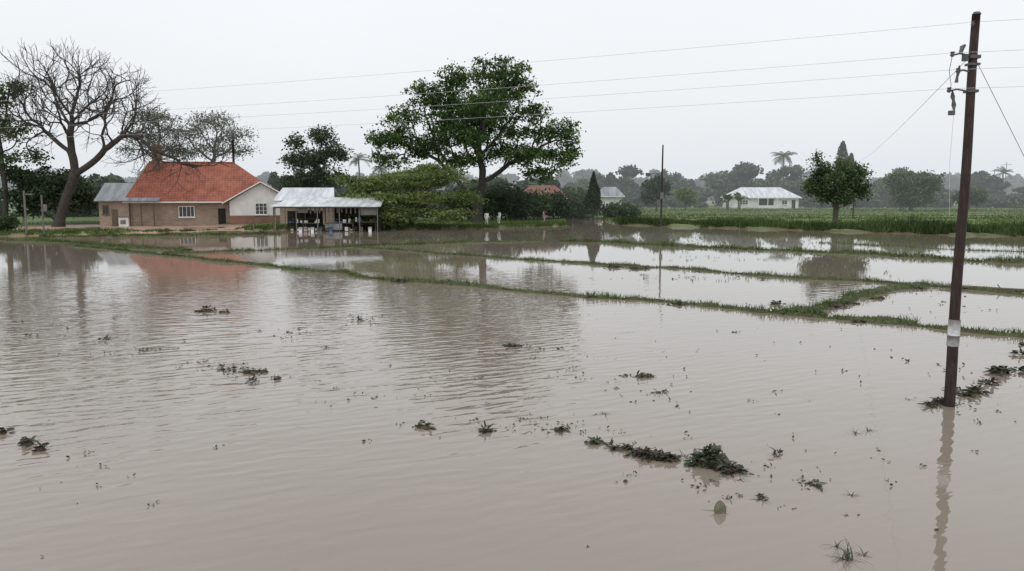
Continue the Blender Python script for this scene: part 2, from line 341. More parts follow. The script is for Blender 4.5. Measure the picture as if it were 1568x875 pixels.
def Z(x, y): return float(land_z(x, y))

make_tree('bare_tree', (-55.2, 97, Z(-55.2, 97)-.2),
  [(1.0, 0, 16.8, 5, 5, 3.8), (6.2, 1, 15.2, 5, 5, 3.8), (9.8, -1, 11.6, 3.8, 4, 3.2), (-2.6, 0, 13.2, 3.4, 4.5, 3.5), (13.4, -2, 8.4, 3.6, 3, 1.3), (17.4, -3, 7.0, 3.6, 2, .9), (3.5, -3, 13, 5, 3, 3), (-4.5, 1, 10.5, 1.5, 2, 2)],
  [(0, 0, 0), (.9, 0, 3), (1.8, 0, 5.0), (2.3, 0, 6.0)], 3, n_att=540, step=.65, kill=1.1, rtip=.018, rroot=.58, leaves=0, bmat=M_bark_dark, tw=3, twlen=1.7, up=.14, shell=.6, jit=.1, relax=5, segs=2)
make_tree('leafy_tree', (-62.8, 99, .2),
  [(0, 0, 15.4, 2.6, 3, 1.6), (2.5, 0, 16.6, 1.8, 2, 1), (-2, 1, 12.5, 3.2, 3, 1.6), (2.5, -1, 11.5, 2, 2, 1.3), (-1, 0, 8, 3.5, 3, 1.3), (3.5, 0, 8.5, 2.2, 2.2, 1), (-4, 0, 16, 3, 3, 1.5)],
  [(0, 0, 0), (.3, 0, 4), (0, 0, 9)], 5, n_att=300, kill=.8, rtip=.025, rroot=.3, leaves=17, lsize=.38, lmat=M_leaf_mid, bmat=M_bark_dark, tw=1, spread=(.5, .5, .35))
make_tree('leafy_tree', (-57.6, 101, .2), [(0, 0, 4.5, 4.2, 3.5, 2.6), (-3.5, 0, 3.4, 2.5, 2.5, 2.6), (2.8, 0, 3, 2, 2.4, 2), (-5, 1, 6, 2, 2, 1.2)],
  [(0, 0, 0), (0, 0, 2)], 6, n_att=420, kill=.8, rroot=.22, leaves=24, lsize=.40, lmat=M_leaf_dark, bmat=M_bark_dark, tw=1)
make_tree('bush', (-50.2, 78.5, .1), [(0, 0, 1.2, 2.0, 1.4, 1.0), (-2.2, 0, 1.0, 1.5, 1.2, .9)], [(0, 0, 0), (0, 0, .6)], 7, n_att=150, step=.25, kill=.3, rtip=.01, rroot=.08, leaves=40, lsize=.2, spread=(.25, .25, .2), lmat=M_leaf_dark)
for (x, y, sd, lb) in ((-56.5, 128, 8, [(0, 0, 15.6, 4, 4, 1.6), (-2.4, 1, 13, 3.4, 3, 1.5), (3, 0, 13.5, 2.6, 3, 1.3), (1, 0, 11, 3.8, 3, 1.6), (4, 1, 10.4, 2, 2, 1), (-4, 0, 10.5, 2, 2, 1)]),
                       (-48.2, 130, 9, [(0, 0, 15.2, 4.2, 4, 1.5), (-3.2, 0, 13.4, 2.6, 3, 1.3), (3.5, 0, 13, 3.2, 3, 1.4), (0, 0, 11, 4.2, 3, 1.6), (4.6, 0, 10.6, 2.2, 2, 1.1), (-4.4, 0, 10.4, 2, 2, 1.2)])):
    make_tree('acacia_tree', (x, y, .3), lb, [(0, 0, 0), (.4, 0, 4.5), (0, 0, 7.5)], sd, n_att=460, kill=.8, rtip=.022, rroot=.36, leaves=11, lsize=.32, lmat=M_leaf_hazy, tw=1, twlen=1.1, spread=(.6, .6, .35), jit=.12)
make_tree('leafy_tree', (-28, 115, .3), [(-3, 0, 11.0, 1.5, 2.2, 1.0), (1, 0, 11.8, 2.0, 2.4, 1.2), (3.2, 0, 9.7, 1.9, 2.2, 1.3), (-2.8, 1, 8.5, 2.4, 2.4, 1.3), (.3, -1, 8.6, 2.4, 2.4, 1.5), (1, 0, 6, 3.6, 3, 1.6), (-2.5, 0, 5.2, 3, 3, 1.6)],
  [(0, 0, 0), (0, 0, 3), (.2, 0, 5)], 10, n_att=400, kill=.8, rroot=.3, leaves=24, lsize=.38, lmat=M_leaf_dark, tw=1, spread=(.42, .42, .34))
big = [(2.8, 0, 19.0, 4.2, 3.4, 2.3), (-2.6, -1, 18.0, 2.9, 3, 1.9), (-6.6, 0, 16.6, 2.6, 2.6, 1.5), (-3.8, 1, 15.6, 2.8, 3, 1.5), (-9.2, 0, 13.7, 2.9, 3, 1.5), (-12, 0, 10.6, 2.2, 2.4, 1.5), (-9.6, -1, 11.0, 2.5, 2.4, 1.3), (-11, 0, 8.3, 2.4, 2, 1.1),
       (-3.6, -2.5, 12.8, 3.3, 3, 1.5), (2.2, -1, 16.0, 3.5, 3, 1.6), (5.8, 1, 17.2, 2.2, 2.2, 1.5), (6.8, -1, 14.2, 2.4, 2.4, 1.4), (9.6, 0, 11.8, 3.7, 3.4, 1.8), (12.4, 0, 9.9, 1.6, 2, 1.6), (3.8, -2, 12.0, 3.3, 3, 1.5), (11, 0, 8.5, 2.4, 2.4, 1.1),
       (-6.6, 1, 9.8, 2.9, 3, 1.3), (0, 3.5, 12.6, 4.0, 3, 1.6), (0, 6, 15, 4.2, 3.2, 2.0), (-1, -5, 10.9, 3.4, 3, 1.4), (1, -5, 14.8, 3.2, 2.6, 1.6), (-1.5, 0, 8.4, 3.6, 4, 1.2), (6.4, 0, 8.8, 4.0, 3.6, 1.3), (8.6, 1, 6.4, 2.8, 3, .9), (4.5, 5, 9.5, 4.0, 3, 1.4), (-5, 6, 11, 3.5, 3, 1.7)]
make_tree('big_leafy_tree', (-4.6, 104, .15), big, [(0, 0, 0), (.15, 0, 2.2), (.5, 0, 4.0)], 11, n_att=1250, step=.5, kill=.75, rtip=.022, rroot=.66, leaves=33, lsize=.35, spread=(.44, .44, .29), lmat=M_leaf_big, bmat=M_bark_dark, tw=1, twlen=.9, shell=.42, tvar=.2)
make_tree('spreading_tree', (-11.6, 92, .1), [(0, 0, 5.6, 4, 3.6, 1.2), (-4.5, 0, 4.9, 3, 3, 1.1), (4.0, 0, 5.8, 3, 3, 1.1), (-6.3, -1, 3.2, 2, 2.4, .8), (0, -2, 3.4, 5.4, 3, .9), (5.8, -1, 3.4, 2.6, 2.6, .9), (-1.5, -3, 1.7, 5, 2.4, .9), (4.8, -2.6, 1.5, 3, 2, .9), (2, 1, 6.7, 2, 2, .6), (-7.4, 0, 5.5, 1.2, 1.5, .5), (-3, -3.2, .9, 4, 1.6, .6)],
  [(0, 0, 0), (.1, 0, 1.2), (.3, 0, 2.2)], 12, n_att=800, step=.4, kill=.5, rtip=.02, rroot=.3, leaves=32, lsize=.27, spread=(.48, .48, .12), lmat=M_leaf_light, tw=1, twlen=.8, tvar=.22)
for i, (x, y, w, h) in enumerate([(-1.5, 114, 4, 5.2), (2.2, 117, 3.2, 4.4), (6.2, 119, 3.0, 4.2), (-6, 112, 3.5, 5), (-15.5, 112, 4.5, 6.5), (-20, 113, 4.5, 6), (9.2, 128, 2.2, 3.0), (17, 124, 2.6, 2.4), (-3, 124, 4, 7), (11, 134, 3, 5)]):
    make_tree('bush', (x, y, .2), [(0, 0, h*.55, w, w*.8, h*.42), (w*.5, 0, h*.35, w*.6, w*.6, h*.3), (-w*.5, 0, h*.4, w*.6, w*.6, h*.35)], [(0, 0, 0), (0, 0, h*.25)], 20+i, n_att=200, kill=.8, rroot=.14, leaves=24, lsize=.4, lmat=[M_leaf_dark, M_leaf_mid][i % 2])
def cone_tree(name, loc, h, w, seed, pw, n=4200, ls=.4, conic=True):
    rng = R(seed); t = rng.uniform(0, 1, n)**(.75 if conic else 1); a = rng.uniform(0, 2*np.pi, n)
    prof = (1-t) if conic else np.sin(np.pi*np.clip(t*.92+.08, 0, 1))**.6
    rr = w*prof*(rng.uniform(.35, 1, n)**.5)*(1+.2*np.sin(a*3+t*14)); C = np.stack([rr*np.cos(a), rr*np.sin(a), h*.07+t*h*.93], 1)
    P = empty(name, loc); V, Fa = rhombs(C, ls, rng, 0, .5); add_mesh('foliage', V, Fa, M_leaf_dark, P, tone=np.repeat(np.clip(rng.normal(.3, .2, n), 0, 1), 4)); tube('trunk', [(0, 0, -.3), (0, 0, h*.9)], [pw, .04], M_bark, P)
cone_tree('conifer_tree', (12.6, 124, .3), 7, 2.0, 31, .18, 5200, .36)
cone_tree('cypress_tree', (82, 200, .5), 16.4, 1.7, 32, .25, 3500, .55, False); cone_tree('cypress_tree', (84.6, 201, .5), 13.5, 1.4, 33, .25, 3500, .55, False)
make_tree('leafy_tree', (38.4, 95, .2), [(0, 0, 5.3, 3.2, 2.8, 1.6), (-1.8, 0, 6.6, 1.4, 1.6, .9), (2.0, 0, 6.3, 1.6, 1.8, 1.0), (0.2, 0, 3.6, 2.8, 2.4, 1.1), (-2.3, 0, 7.9, .5, .5, .8), (.6, 0, 7.2, 1.2, 1.2, .6), (2.9, -.3, 4.5, 1.2, 1.2, 1.2), (-2.6, 0, 4.4, 1.3, 1.2, 1)],
  [(0, 0, 0), (.05, 0, 1.2), (0, 0, 2.2)], 34, n_att=400, step=.35, kill=.5, rroot=.3, leaves=26, lsize=.3, spread=(.36, .36, .28), lmat=M_leaf_mid, tw=1, twlen=.6)
make_tree('leafy_tree', (83.7, 168, .5), [(0, 0, 5, 5, 4, 3), (-2.5, 0, 6, 3, 3, 2), (3, 0, 5.5, 3, 3, 2.2), (.5, 0, 2.6, 4.5, 4, 1.8)], [(0, 0, 0), (0, 0, 2)], 35, n_att=320, kill=1, rroot=.3, leaves=26, lsize=.6, spread=(.6, .6, .4), lmat=M_leaf_mid)
make_tree('small_tree', (36.4, 168, .5), [(0, 0, 3.4, 2, 1.8, 1.2), (1, 0, 2.2, 1.4, 1.4, .8)], [(0, 0, 0), (0, 0, 1.6)], 36, n_att=120, kill=.6, rroot=.12, leaves=22, lsize=.45, lmat=M_leaf_light)
make_tree('leafy_tree', (28, 155, .5), [(0, 0, 4.6, 2.6, 2.5, 2.2), (-1.5, 0, 3, 1.8, 1.8, 1.5)], [(0, 0, 0), (0, 0, 1.6)], 37, n_att=170, kill=.7, rroot=.16, leaves=24, lsize=.5, lmat=M_leaf_dark)
make_tree('small_tree', (100, 175, .5), [(0, 0, 3, 3.5, 2.5, 2)], [(0, 0, 0), (0, 0, 1.6)], 38, n_att=120, kill=.8, rroot=.14, leaves=24, lsize=.55, lmat=M_leaf_mid)

def palm(name, loc, h, fl, nf, seed, mat, trunk_r=.2, leafw=.12, droop=1.0):
    rng = R(seed); P = empty(name, loc); Vs = []
    for f in range(nf):
        a = 2*np.pi*f*.382+rng.uniform(-.3, .3); el = rng.uniform(-.2, 1.35); L_ = fl*rng.uniform(.75, 1.1); p = np.array([0, 0, h]); N_ = 14; dr = droop*rng.uniform(1.1, 2.0)
        for s in range(N_):
            d = np.array([math.cos(a)*math.cos(el), math.sin(a)*math.cos(el), math.sin(el)]); p2 = p+d*L_/N_; el -= dr/N_
            sd = np.array([-math.sin(a), math.cos(a), 0]); ll = fl*.2*math.sin(math.pi*(s+1.5)/(N_+2))
            for sg in (-1, 1):
                tip = p+sd*sg*ll+np.array([0, 0, -ll*.55])+d*ll*.6; Vs += [p, p+d*leafw, tip, tip-d*leafw*.3]
            Vs += [p-sd*.03, p+sd*.03, p2+sd*.03, p2-sd*.03]; p = p2
    V = np.array(Vs); n = len(V)//4
    add_mesh('fronds', V, np.arange(4*n).reshape(n, 4), mat, P, tone=np.repeat(np.clip(rng.normal(.35, .15, n), 0, 1), 4))
    tube('trunk', [(.5, 0, -.3), (.25, 0, h*.4), (0, 0, h)], [trunk_r*1.3, trunk_r, trunk_r*.8], M_bark, P)
palm('palm_tree', (87, 258, .6), 15.2, 4.8, 26, 41, M_leaf_mid, .25, .26); palm('palm_tree', (-32, 168, .5), 10.5, 3.4, 16, 42, M_leaf_mid, .18, .15)
palm('palm_tree', (-28, 172, .5), 9.0, 3.4, 15, 43, M_leaf_mid, .18, .15); palm('palm_tree', (160, 262, .6), 10.0, 4.2, 16, 44, M_leaf_mid, .25, .2)
M_leafstem = surf('banana_stem', [(.1, .13, .05), (.18, .2, .09)], 3, .7)
def banana(loc, seed, h=2.2, fl=3.2):
    rng = R(seed); P = empty('banana_plant', loc); Vs = []
    for c in range(3):
        cx, cy = rng.normal(0, 1.1, 2)
        for f in range(7):
            a = rng.uniform(0, 6.28); el = rng.uniform(.6, 1.4); p = np.array([cx, cy, h*rng.uniform(.7, 1)]); N_ = 8; L_ = fl*rng.uniform(.7, 1.1); sd = np.array([-math.sin(a), math.cos(a), 0]); wp = .06
            for s in range(N_):
                d = np.array([math.cos(a)*math.cos(el), math.sin(a)*math.cos(el), math.sin(el)]); p2 = p+d*L_/N_; el -= 1.7/N_; w2 = .42*math.sin(math.pi*min(1, (s+1.3)/(N_+.3)))+.03
                Vs += [p-sd*wp, p+sd*wp, p2+sd*w2, p2-sd*w2]; p = p2; wp = w2
        tube('pseudostem', [(cx, cy, -.2), (cx, cy, h)], [.18, .1], M_leafstem, P)
    V = np.array(Vs); n = len(V)//4; add_mesh('leaves', V, np.arange(4*n).reshape(n, 4), M_leaf_mid, P, tone=np.repeat(np.clip(rng.normal(.6, .2, n), 0, 1), 4))
banana((44.6, 165, .5), 45); banana((48.2, 167, .5), 46, 2.6, 3.0)

# distant tree masses
ph = np.linspace(0, np.pi, 7); th = np.linspace(0, 2*np.pi, 11)[:-1]
US = np.array([(math.sin(p)*math.cos(t_), math.sin(p)*math.sin(t_), math.cos(p)) for p in ph for t_ in th])
UF = np.array([(i*10+j, i*10+(j+1) % 10, (i+1)*10+(j+1) % 10, (i+1)*10+j) for i in range(6) for j in range(10)])
def tree_mass(name, items, mat, lsize, nleaf, seed):
    rng = R(seed); Vc = []; Fc = []; C = []; T = []; k = 0
    for (x, y, w, h) in items:
        nl = rng.integers(4, 8); bt = rng.normal(0, .16)
        for j in range(nl):
            cz = h*rng.uniform(.3, .8); cx = x+rng.normal(0, w*.34); cy = y+rng.normal(0, w*.3); rx = w*rng.uniform(.2, .46); rz = min(h*rng.uniform(.12, .26), h-cz)
            Vc.append(US*np.array([rx*.75, rx*.75, rz*.75])*rng.uniform(.8, 1.1, (70, 1))+np.array([cx, cy, cz])); Fc.append(UF+k); k += 70
            d = norm(rng.normal(size=(nleaf, 3))); d[:, 2] = np.abs(d[:, 2])*1.0-.25
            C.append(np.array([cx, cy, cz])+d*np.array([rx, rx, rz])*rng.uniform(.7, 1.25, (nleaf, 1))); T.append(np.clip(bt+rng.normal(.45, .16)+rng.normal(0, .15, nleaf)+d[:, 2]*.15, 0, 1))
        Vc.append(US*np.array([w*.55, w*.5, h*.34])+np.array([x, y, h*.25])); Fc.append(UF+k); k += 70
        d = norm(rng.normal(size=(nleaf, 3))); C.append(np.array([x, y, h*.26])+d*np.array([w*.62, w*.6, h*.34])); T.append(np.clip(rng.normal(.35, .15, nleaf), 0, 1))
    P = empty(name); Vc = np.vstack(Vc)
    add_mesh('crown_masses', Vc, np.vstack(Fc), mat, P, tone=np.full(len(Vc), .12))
    C = np.vstack(C); C[:, 2] = np.maximum(C[:, 2], .2); V, Fa = rhombs(C, lsize, rng, .1, .7); add_mesh('foliage', V, Fa, mat, P, tone=np.repeat(np.concatenate(T), 4))
rng = R(50)
it = []
for x in np.arange(20, 215, 4.2): it.append((x+rng.normal(0, 1), 232+rng.normal(0, 9), rng.uniform(4.5, 8), rng.uniform(6.5, 12.0)*(1 if x < 95 else .88)))
for x in (30, 46, 64, 68, 80, 112, 138): it.append((x, 236, 8.5, 13.5 if x < 90 else 12))
for x in np.arange(-95, 15, 3.6): it.append((x+rng.normal(0, 1), 160+rng.normal(0, 6), rng.uniform(4, 6.5), rng.uniform(6, 9.5)))
for x in np.arange(-140, -60, 4): it.append((x, 130+rng.normal(0, 5), rng.uniform(4, 6), rng.uniform(6.5, 9.0)))
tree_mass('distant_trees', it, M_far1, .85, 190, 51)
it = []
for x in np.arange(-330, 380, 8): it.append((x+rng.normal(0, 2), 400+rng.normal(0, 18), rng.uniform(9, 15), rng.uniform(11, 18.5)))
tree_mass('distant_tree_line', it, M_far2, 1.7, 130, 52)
it = [(x, 205+R(int(x)).normal(0, 3), 3, R(int(x)+5).uniform(2, 4)) for x in np.arange(20, 175, 3.1) if not 50 < x < 73]
tree_mass('hedge', it, M_far1, .6, 110, 53)

# ---------------------------------------------------------------- low crop hedge along the right shore, lawn behind, grass on banks
rng = R(60); n = 44000
x = rng.uniform(13.8, 110, n); d = rng.uniform(0, 1, n)**1.4*6.5; y = np.interp(x, SX, SY)+1.2+d+.4*np.sin(x*1.3)
z = land_z(x, y); ok = z > -.05; Pn = np.stack([x, y, z-.05], 1)[ok]; dd = d[ok]
hh = (.82+.22*np.sin(Pn[:, 0]*.5)+.2*np.sin(Pn[:, 0]*2.1+Pn[:, 1])+.12*np.sin(Pn[:, 0]*4.7))*np.where(dd < .5, .7, 1)*np.interp(Pn[:, 0], [14, 30, 40], [.65, .85, 1.1])
V, Fa = blades(Pn, hh, .14, rng, .25); t = np.clip(rng.normal(.36, .2, len(Pn))+.18*np.sin(Pn[:, 0]*.7)+.1*np.sin(Pn[:, 0]*.23+1), 0, 1)
add_mesh('tall_crop', V, Fa, M_crop, tone=np.repeat(t, 3))
n = 42000; x = rng.uniform(14, 120, n); y = rng.uniform(88, 200, n); sh = np.interp(x, SX, SY)+7
ok = (y > sh) & (np.sin(y*.42+x*.02) > -.6); x = x[ok]; y = y[ok]; Pn = np.stack([x, y, land_z(x, y)-.03], 1)
V, Fa = blades(Pn, .28, .34, rng, .4); t = np.clip(rng.normal(.5, .18, len(Pn))+.25*np.sin(y*.13+x*.015), 0, 1)
add_mesh('field_grass', V, Fa, M_grass, tone=np.repeat(t, 3))
n = 40000; x = rng.uniform(-75, 14, n); y = np.interp(x, SX, SY)+rng.uniform(-2, 1, n)**2*rng.choice([1, 4, 8], n); z = land_z(x, y); ok = z > .06; Pn = np.stack([x, y, z-.02], 1)[ok]
V, Fa = blades(Pn, .28, .09, rng, .3); add_mesh('bank_grass', V, Fa, M_bundgrass, tone=np.repeat(np.clip(rng.normal(.5, .2, len(Pn)), 0, 1), 3))

# ---------------------------------------------------------------- brick house
def window(nm, x0, x1, z0, z1, y, par, nx=3, nz=2, frame=M_whitetrim):
    e = empty(nm); e.parent = par; f = .09
    box('glass', (x0+f, y-.03, z0+f), (x1-f, y-.01, z1-f), M_glass, e)
    L_ = [((x0, y-.09, z0), (x0+f, y-.003, z1)), ((x1-f, y-.09, z0), (x1, y-.003, z1)), ((x0+f, y-.088, z0), (x1-f, y-.004, z0+f)), ((x0+f, y-.088, z1-f), (x1-f, y-.004, z1))]
    for i in range(1, nx): xx = x0+(x1-x0)*i/nx; L_.append(((xx-.03, y-.075, z0+f), (xx+.03, y-.035, z1-f)))
    for i in range(1, nz): zz = z0+(z1-z0)*i/nz; L_.append(((x0+f, y-.07, zz-.02), (x1-f, y-.032, zz+.02)))
    boxes('frame', L_, frame, e); box('sill', (x0-.1, y-.16, z0-.09), (x1+.1, y-.004, z0-.003), frame, e)
def roof_solid(nm, V, Fs, mat, par, th=.12):
    o = poly(nm, V, Fs, mat, par); s = o.modifiers.new('t', 'SOLIDIFY'); s.thickness = th; s.offset = -1; return o
H = empty('brick_house', (-36.4, 102.5, 0), rad(15))
box('main_walls', (-11.5, 0, -.5), (7, 9, 3.1), M_brick, H)
box('wing_base_brick', (.3, -1.5, -.5), (8, 6, 1.25), M_brick_red, H)
box('wing_walls_white', (.33, -1.47, 1.253), (7.97, 6, 3.05), M_white, H)
poly('wing_gable', [(.33, -1.47, 3.052), (7.97, -1.47, 3.052), (4.15, -1.47, 5.35), (.33, -1.2, 3.052), (7.97, -1.2, 3.052), (4.15, -1.2, 5.35)], [(0, 1, 2), (3, 5, 4), (0, 2, 5, 3), (1, 4, 5, 2)], M_white, H)
roof_solid('main_roof', [(-12.2, -.7, 3.05), (7.6, -.7, 3.05), (7.6, 9.7, 3.05), (-12.2, 9.7, 3.05), (-9.8, 4.5, 8.1), (.7, 4.5, 8.1)], [(0, 1, 5, 4), (1, 2, 5), (2, 3, 4, 5), (3, 0, 4)], M_tile, H)
roof_solid('wing_roof', [(-.5, -2.0, 2.88), (4.15, -2.0, 5.58), (8.8, -2.0, 2.88), (-.5, 4.2, 2.88), (4.15, 4.2, 5.58), (8.8, 4.2, 2.88)], [(0, 1, 4, 3), (1, 2, 5, 4)], M_tile, H, .14)
poly('barge_boards', [(-.5, -2.02, 2.72), (4.15, -2.02, 5.42), (8.8, -2.02, 2.72), (-.5, -2.02, 2.9), (4.15, -2.02, 5.6), (8.8, -2.02, 2.9)], [(0, 1, 4, 3), (1, 2, 5, 4)], M_whitetrim, H)
boxes('ridge_caps', [((-9.8, 4.38, 8.06), (.7, 4.62, 8.2)), ((4.03, -2.0, 5.52), (4.27, 2, 5.66))], M_tile, H)
box('fascia', (-12.2, -.76, 2.86), (-.52, -.705, 3.04), M_whitetrim, H)
window('window_main', -5.9, -4.0, 1.05, 2.45, 0, H, 4, 1); window('window_wing', 3.4, 4.9, 1.35, 2.85, -1.47, H, 3, 3)
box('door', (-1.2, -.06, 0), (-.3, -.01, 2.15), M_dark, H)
box('chimney', (-9.2, 3.2, 6), (-8.1, 4.1, 9.9), M_brick_red, H); box('chimney_cap', (-9.32, 3.08, 9.903), (-7.98, 4.22, 10.08), M_brick_red, H)
tube('vent_pipe', [(.55, 5.2, 6), (.55, 5.2, 11.1)], [.17, .15], M_polebrown, H)
box('annex_walls', (-14.9, -.6, -.5), (-11.55, 5, 3.2), M_brick, H)
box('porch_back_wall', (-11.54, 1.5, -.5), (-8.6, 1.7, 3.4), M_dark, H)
boxes('porch_posts', [((-8.75, -.75, -.4), (-8.6, -.6, 3.2)), ((-10.2, -.75, -.4), (-10.05, -.6, 3.2))], M_wood, H)
poly('annex_gable_fill', [(-14.85, -.55, 3.2), (-14.85, 5, 3.2), (-14.85, 5, 5.2)], [(0, 1, 2)], M_brick, H)
roof_solid('annex_roof', [(-15.3, -1.3, 3.15), (-7.9, -1.3, 3.15), (-7.9, 5.2, 5.4), (-15.3, 5.2, 5.4)], [(0, 1, 2, 3)], M_sheet_grey, H, .08)
window('window_annex', -14.5, -13.8, 1.5, 2.6, -.6, H, 2, 1, M_wood)
box('water_tank', (-12.6, -1.5, 0), (-11.5, -.75, 1.1), M_white, H); boxes('tank_trim', [((-12.65, -1.55, 1.103), (-11.45, -.7, 1.17)), ((-12.4, -1.53, .3), (-11.8, -1.505, .8))], M_polegrey, H)
box('annex_door', (-13.5, -.67, 0), (-12.8, -.61, 2.1), M_wood, H)

# sheds
S = empty('metal_roof_shed', (-24.6, 96, 0), rad(4))
box('walls', (-3.2, 0, -.3), (3.0, 4, 3.2), M_brick, S); roof_solid('roof', [(-3.9, -.7, 3.2), (3.4, -.7, 3.2), (2.8, 3, 4.75), (-3.4, 3, 4.75), (3.4, 5, 3.2), (-3.9, 5, 3.2)], [(0, 1, 2, 3), (3, 2, 4, 5)], M_sheet_white, S, .06)
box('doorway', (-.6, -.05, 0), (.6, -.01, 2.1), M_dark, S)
S = empty('market_stall', (-19.4, 85.2, 0), rad(3))
roof_solid('roof', [(-6.0, -1.2, 2.70), (5.5, -1.0, 2.68), (5.3, 4.6, 3.55), (-4.9, 4.6, 3.65)], [(0, 1, 2, 3)], M_sheet_white, S, .06)
boxes('roof_beams', [((-5.6, -.9, 2.5), (5.2, -.8, 2.63)), ((-5.5, 4.0, 3.2), (5.2, 4.1, 3.34))], M_wood, S)
boxes('posts', [((xx-.05, yy-.05, -.6), (xx+.05, yy+.05, hz)) for xx in (-5.6, -3.4, -1.2, 1.1, 3.2, 5.1) for yy, hz in ((-.7, 2.54), (3.9, 3.2))], M_polegrey, S)
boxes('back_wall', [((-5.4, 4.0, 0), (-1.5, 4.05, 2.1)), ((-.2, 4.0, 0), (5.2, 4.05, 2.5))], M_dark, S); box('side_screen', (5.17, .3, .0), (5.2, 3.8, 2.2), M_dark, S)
boxes('hanging_tarp', [((3.3, -.62, 1.75), (5.0, -.58, 2.5)), ((-3.3, -.62, 2.0), (-2.2, -.58, 2.5))], M_polegrey, S)
boxes('counter', [((-3.1, .2, .82), (-1.2, 1.1, .9)), ((-.6, .4, .82), (2.4, 1.2, .9)), ((2.9, .1, .95), (4.9, .9, 1.03))], M_wood, S)
boxes('counter_front', [((-.6, .38, .15), (1.2, .41, .8))], M_sheet_grey, S)
boxes('counter_legs', [((xx, yy, -.4), (xx+.07, yy+.07, .82)) for xx in (-3, -1.4, -.5, .9, 2.3, 3, 4.7) for yy in (.45, .75)], M_wood, S)
rng = R(70); lw = []; lb = []; ld = []
for i in range(52):
    xx = rng.uniform(-4.6, 4.6); w = rng.uniform(.12, .38); h = rng.uniform(.12, .45); zz = rng.choice([.905, .05, .05]) if not -1.2 < xx < -.6 else .05; yy = rng.uniform(.45, .75) if zz > .5 else rng.uniform(-.9, 2.2)
    if zz > .5 and xx > 2.4: zz = 1.035
    [lw, lb, ld][rng.choice([0, 0, 0, 1, 2, 2])].append(((xx, yy, zz), (xx+w, yy+w*.8, zz+h)))
boxes('white_crates', lw, M_whitetrim, S); boxes('brown_cartons', ld, M_wood, S); boxes('blue_crates', lb, M_blue, S)
boxes('stools', [((-2.6, -1.1, .42), (-2.2, -.7, .47))]+[((a, b_, -.3), (a+.04, b_+.04, .42)) for a in (-2.6, -2.24) for b_ in (-1.1, -.74)], M_red, S)
for i, (xx, yy) in enumerate([(-2.9, -1.2), (-1.7, -1.0), (.2, -.9), (4.3, -.8), (-1.0, -.4)]): tube('bucket_%d' % i, [(xx, yy, -.05), (xx, yy, .5)], [.16, .22], [M_whitetrim, M_whitetrim, M_blue, M_whitetrim, M_polegrey][i], S)
boxes('shelves', [((1.2, 3.3, zz), (4.8, 3.8, zz+.05)) for zz in (.5, 1.1, 1.7)]+[((-4.8, 3.3, 1.2), (-1.8, 3.8, 1.25))], M_wood, S)
boxes('hanging_goods', [((xx, -.3, 2.5-rng.uniform(.2, .6)), (xx+.16, -.26, 2.52)) for xx in np.arange(-3, 2.8, .47)], M_polegrey, S)

def simple_house(name, loc, rz, w, d, he, hr, wall, roof, wins, hipx, base=-.2, ov=.6):
    E = empty(name, loc, rz); box('walls', (0, 0, base), (w, d, he), wall, E)
    roof_solid('roof', [(-ov, -ov, he), (w+ov, -ov, he), (w+ov, d+ov, he), (-ov, d+ov, he), (hipx, d/2, hr), (w-hipx, d/2, hr)], [(0, 1, 5, 4), (1, 2, 5), (2, 3, 4, 5), (3, 0, 4)], roof, E, .12)
    for (x0, x1, z0, z1) in wins: window('window', x0, x1, z0, z1, 0, E, 2, 1)
    box('fascia', (-ov, -ov-.05, he-.2), (w+ov, -ov-.003, he-.02), M_whitetrim, E)
    return E
simple_house('tile_roof_house', (1.5, 127, .2), 0, 7, 8, 3.2, 5.2, M_white, M_tile_brown, [(1, 2.4, 1, 2.3), (4.5, 6, 1, 2.3)], 1.5)
simple_house('small_white_house', (16.5, 150, .3), 0, 4, 4, 3.3, 5.0, M_white, M_sheet_grey, [(1, 2.2, 1, 2)], .8)
W = simple_house('white_farmhouse', (54.0, 195, .4), rad(2), 16, 9, 2.7, 5.2, M_white, M_sheet_white, [(11.8, 13.2, .9, 2.1)], 3.0)
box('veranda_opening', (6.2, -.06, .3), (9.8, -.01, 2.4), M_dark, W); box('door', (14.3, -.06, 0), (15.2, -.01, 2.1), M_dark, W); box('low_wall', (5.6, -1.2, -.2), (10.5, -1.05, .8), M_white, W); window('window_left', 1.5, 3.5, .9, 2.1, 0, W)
boxes('veranda_posts', [((xx, -1.0, 0), (xx+.14, -.86, 2.68)) for xx in (5.7, 8, 10.3)], M_whitetrim, W)

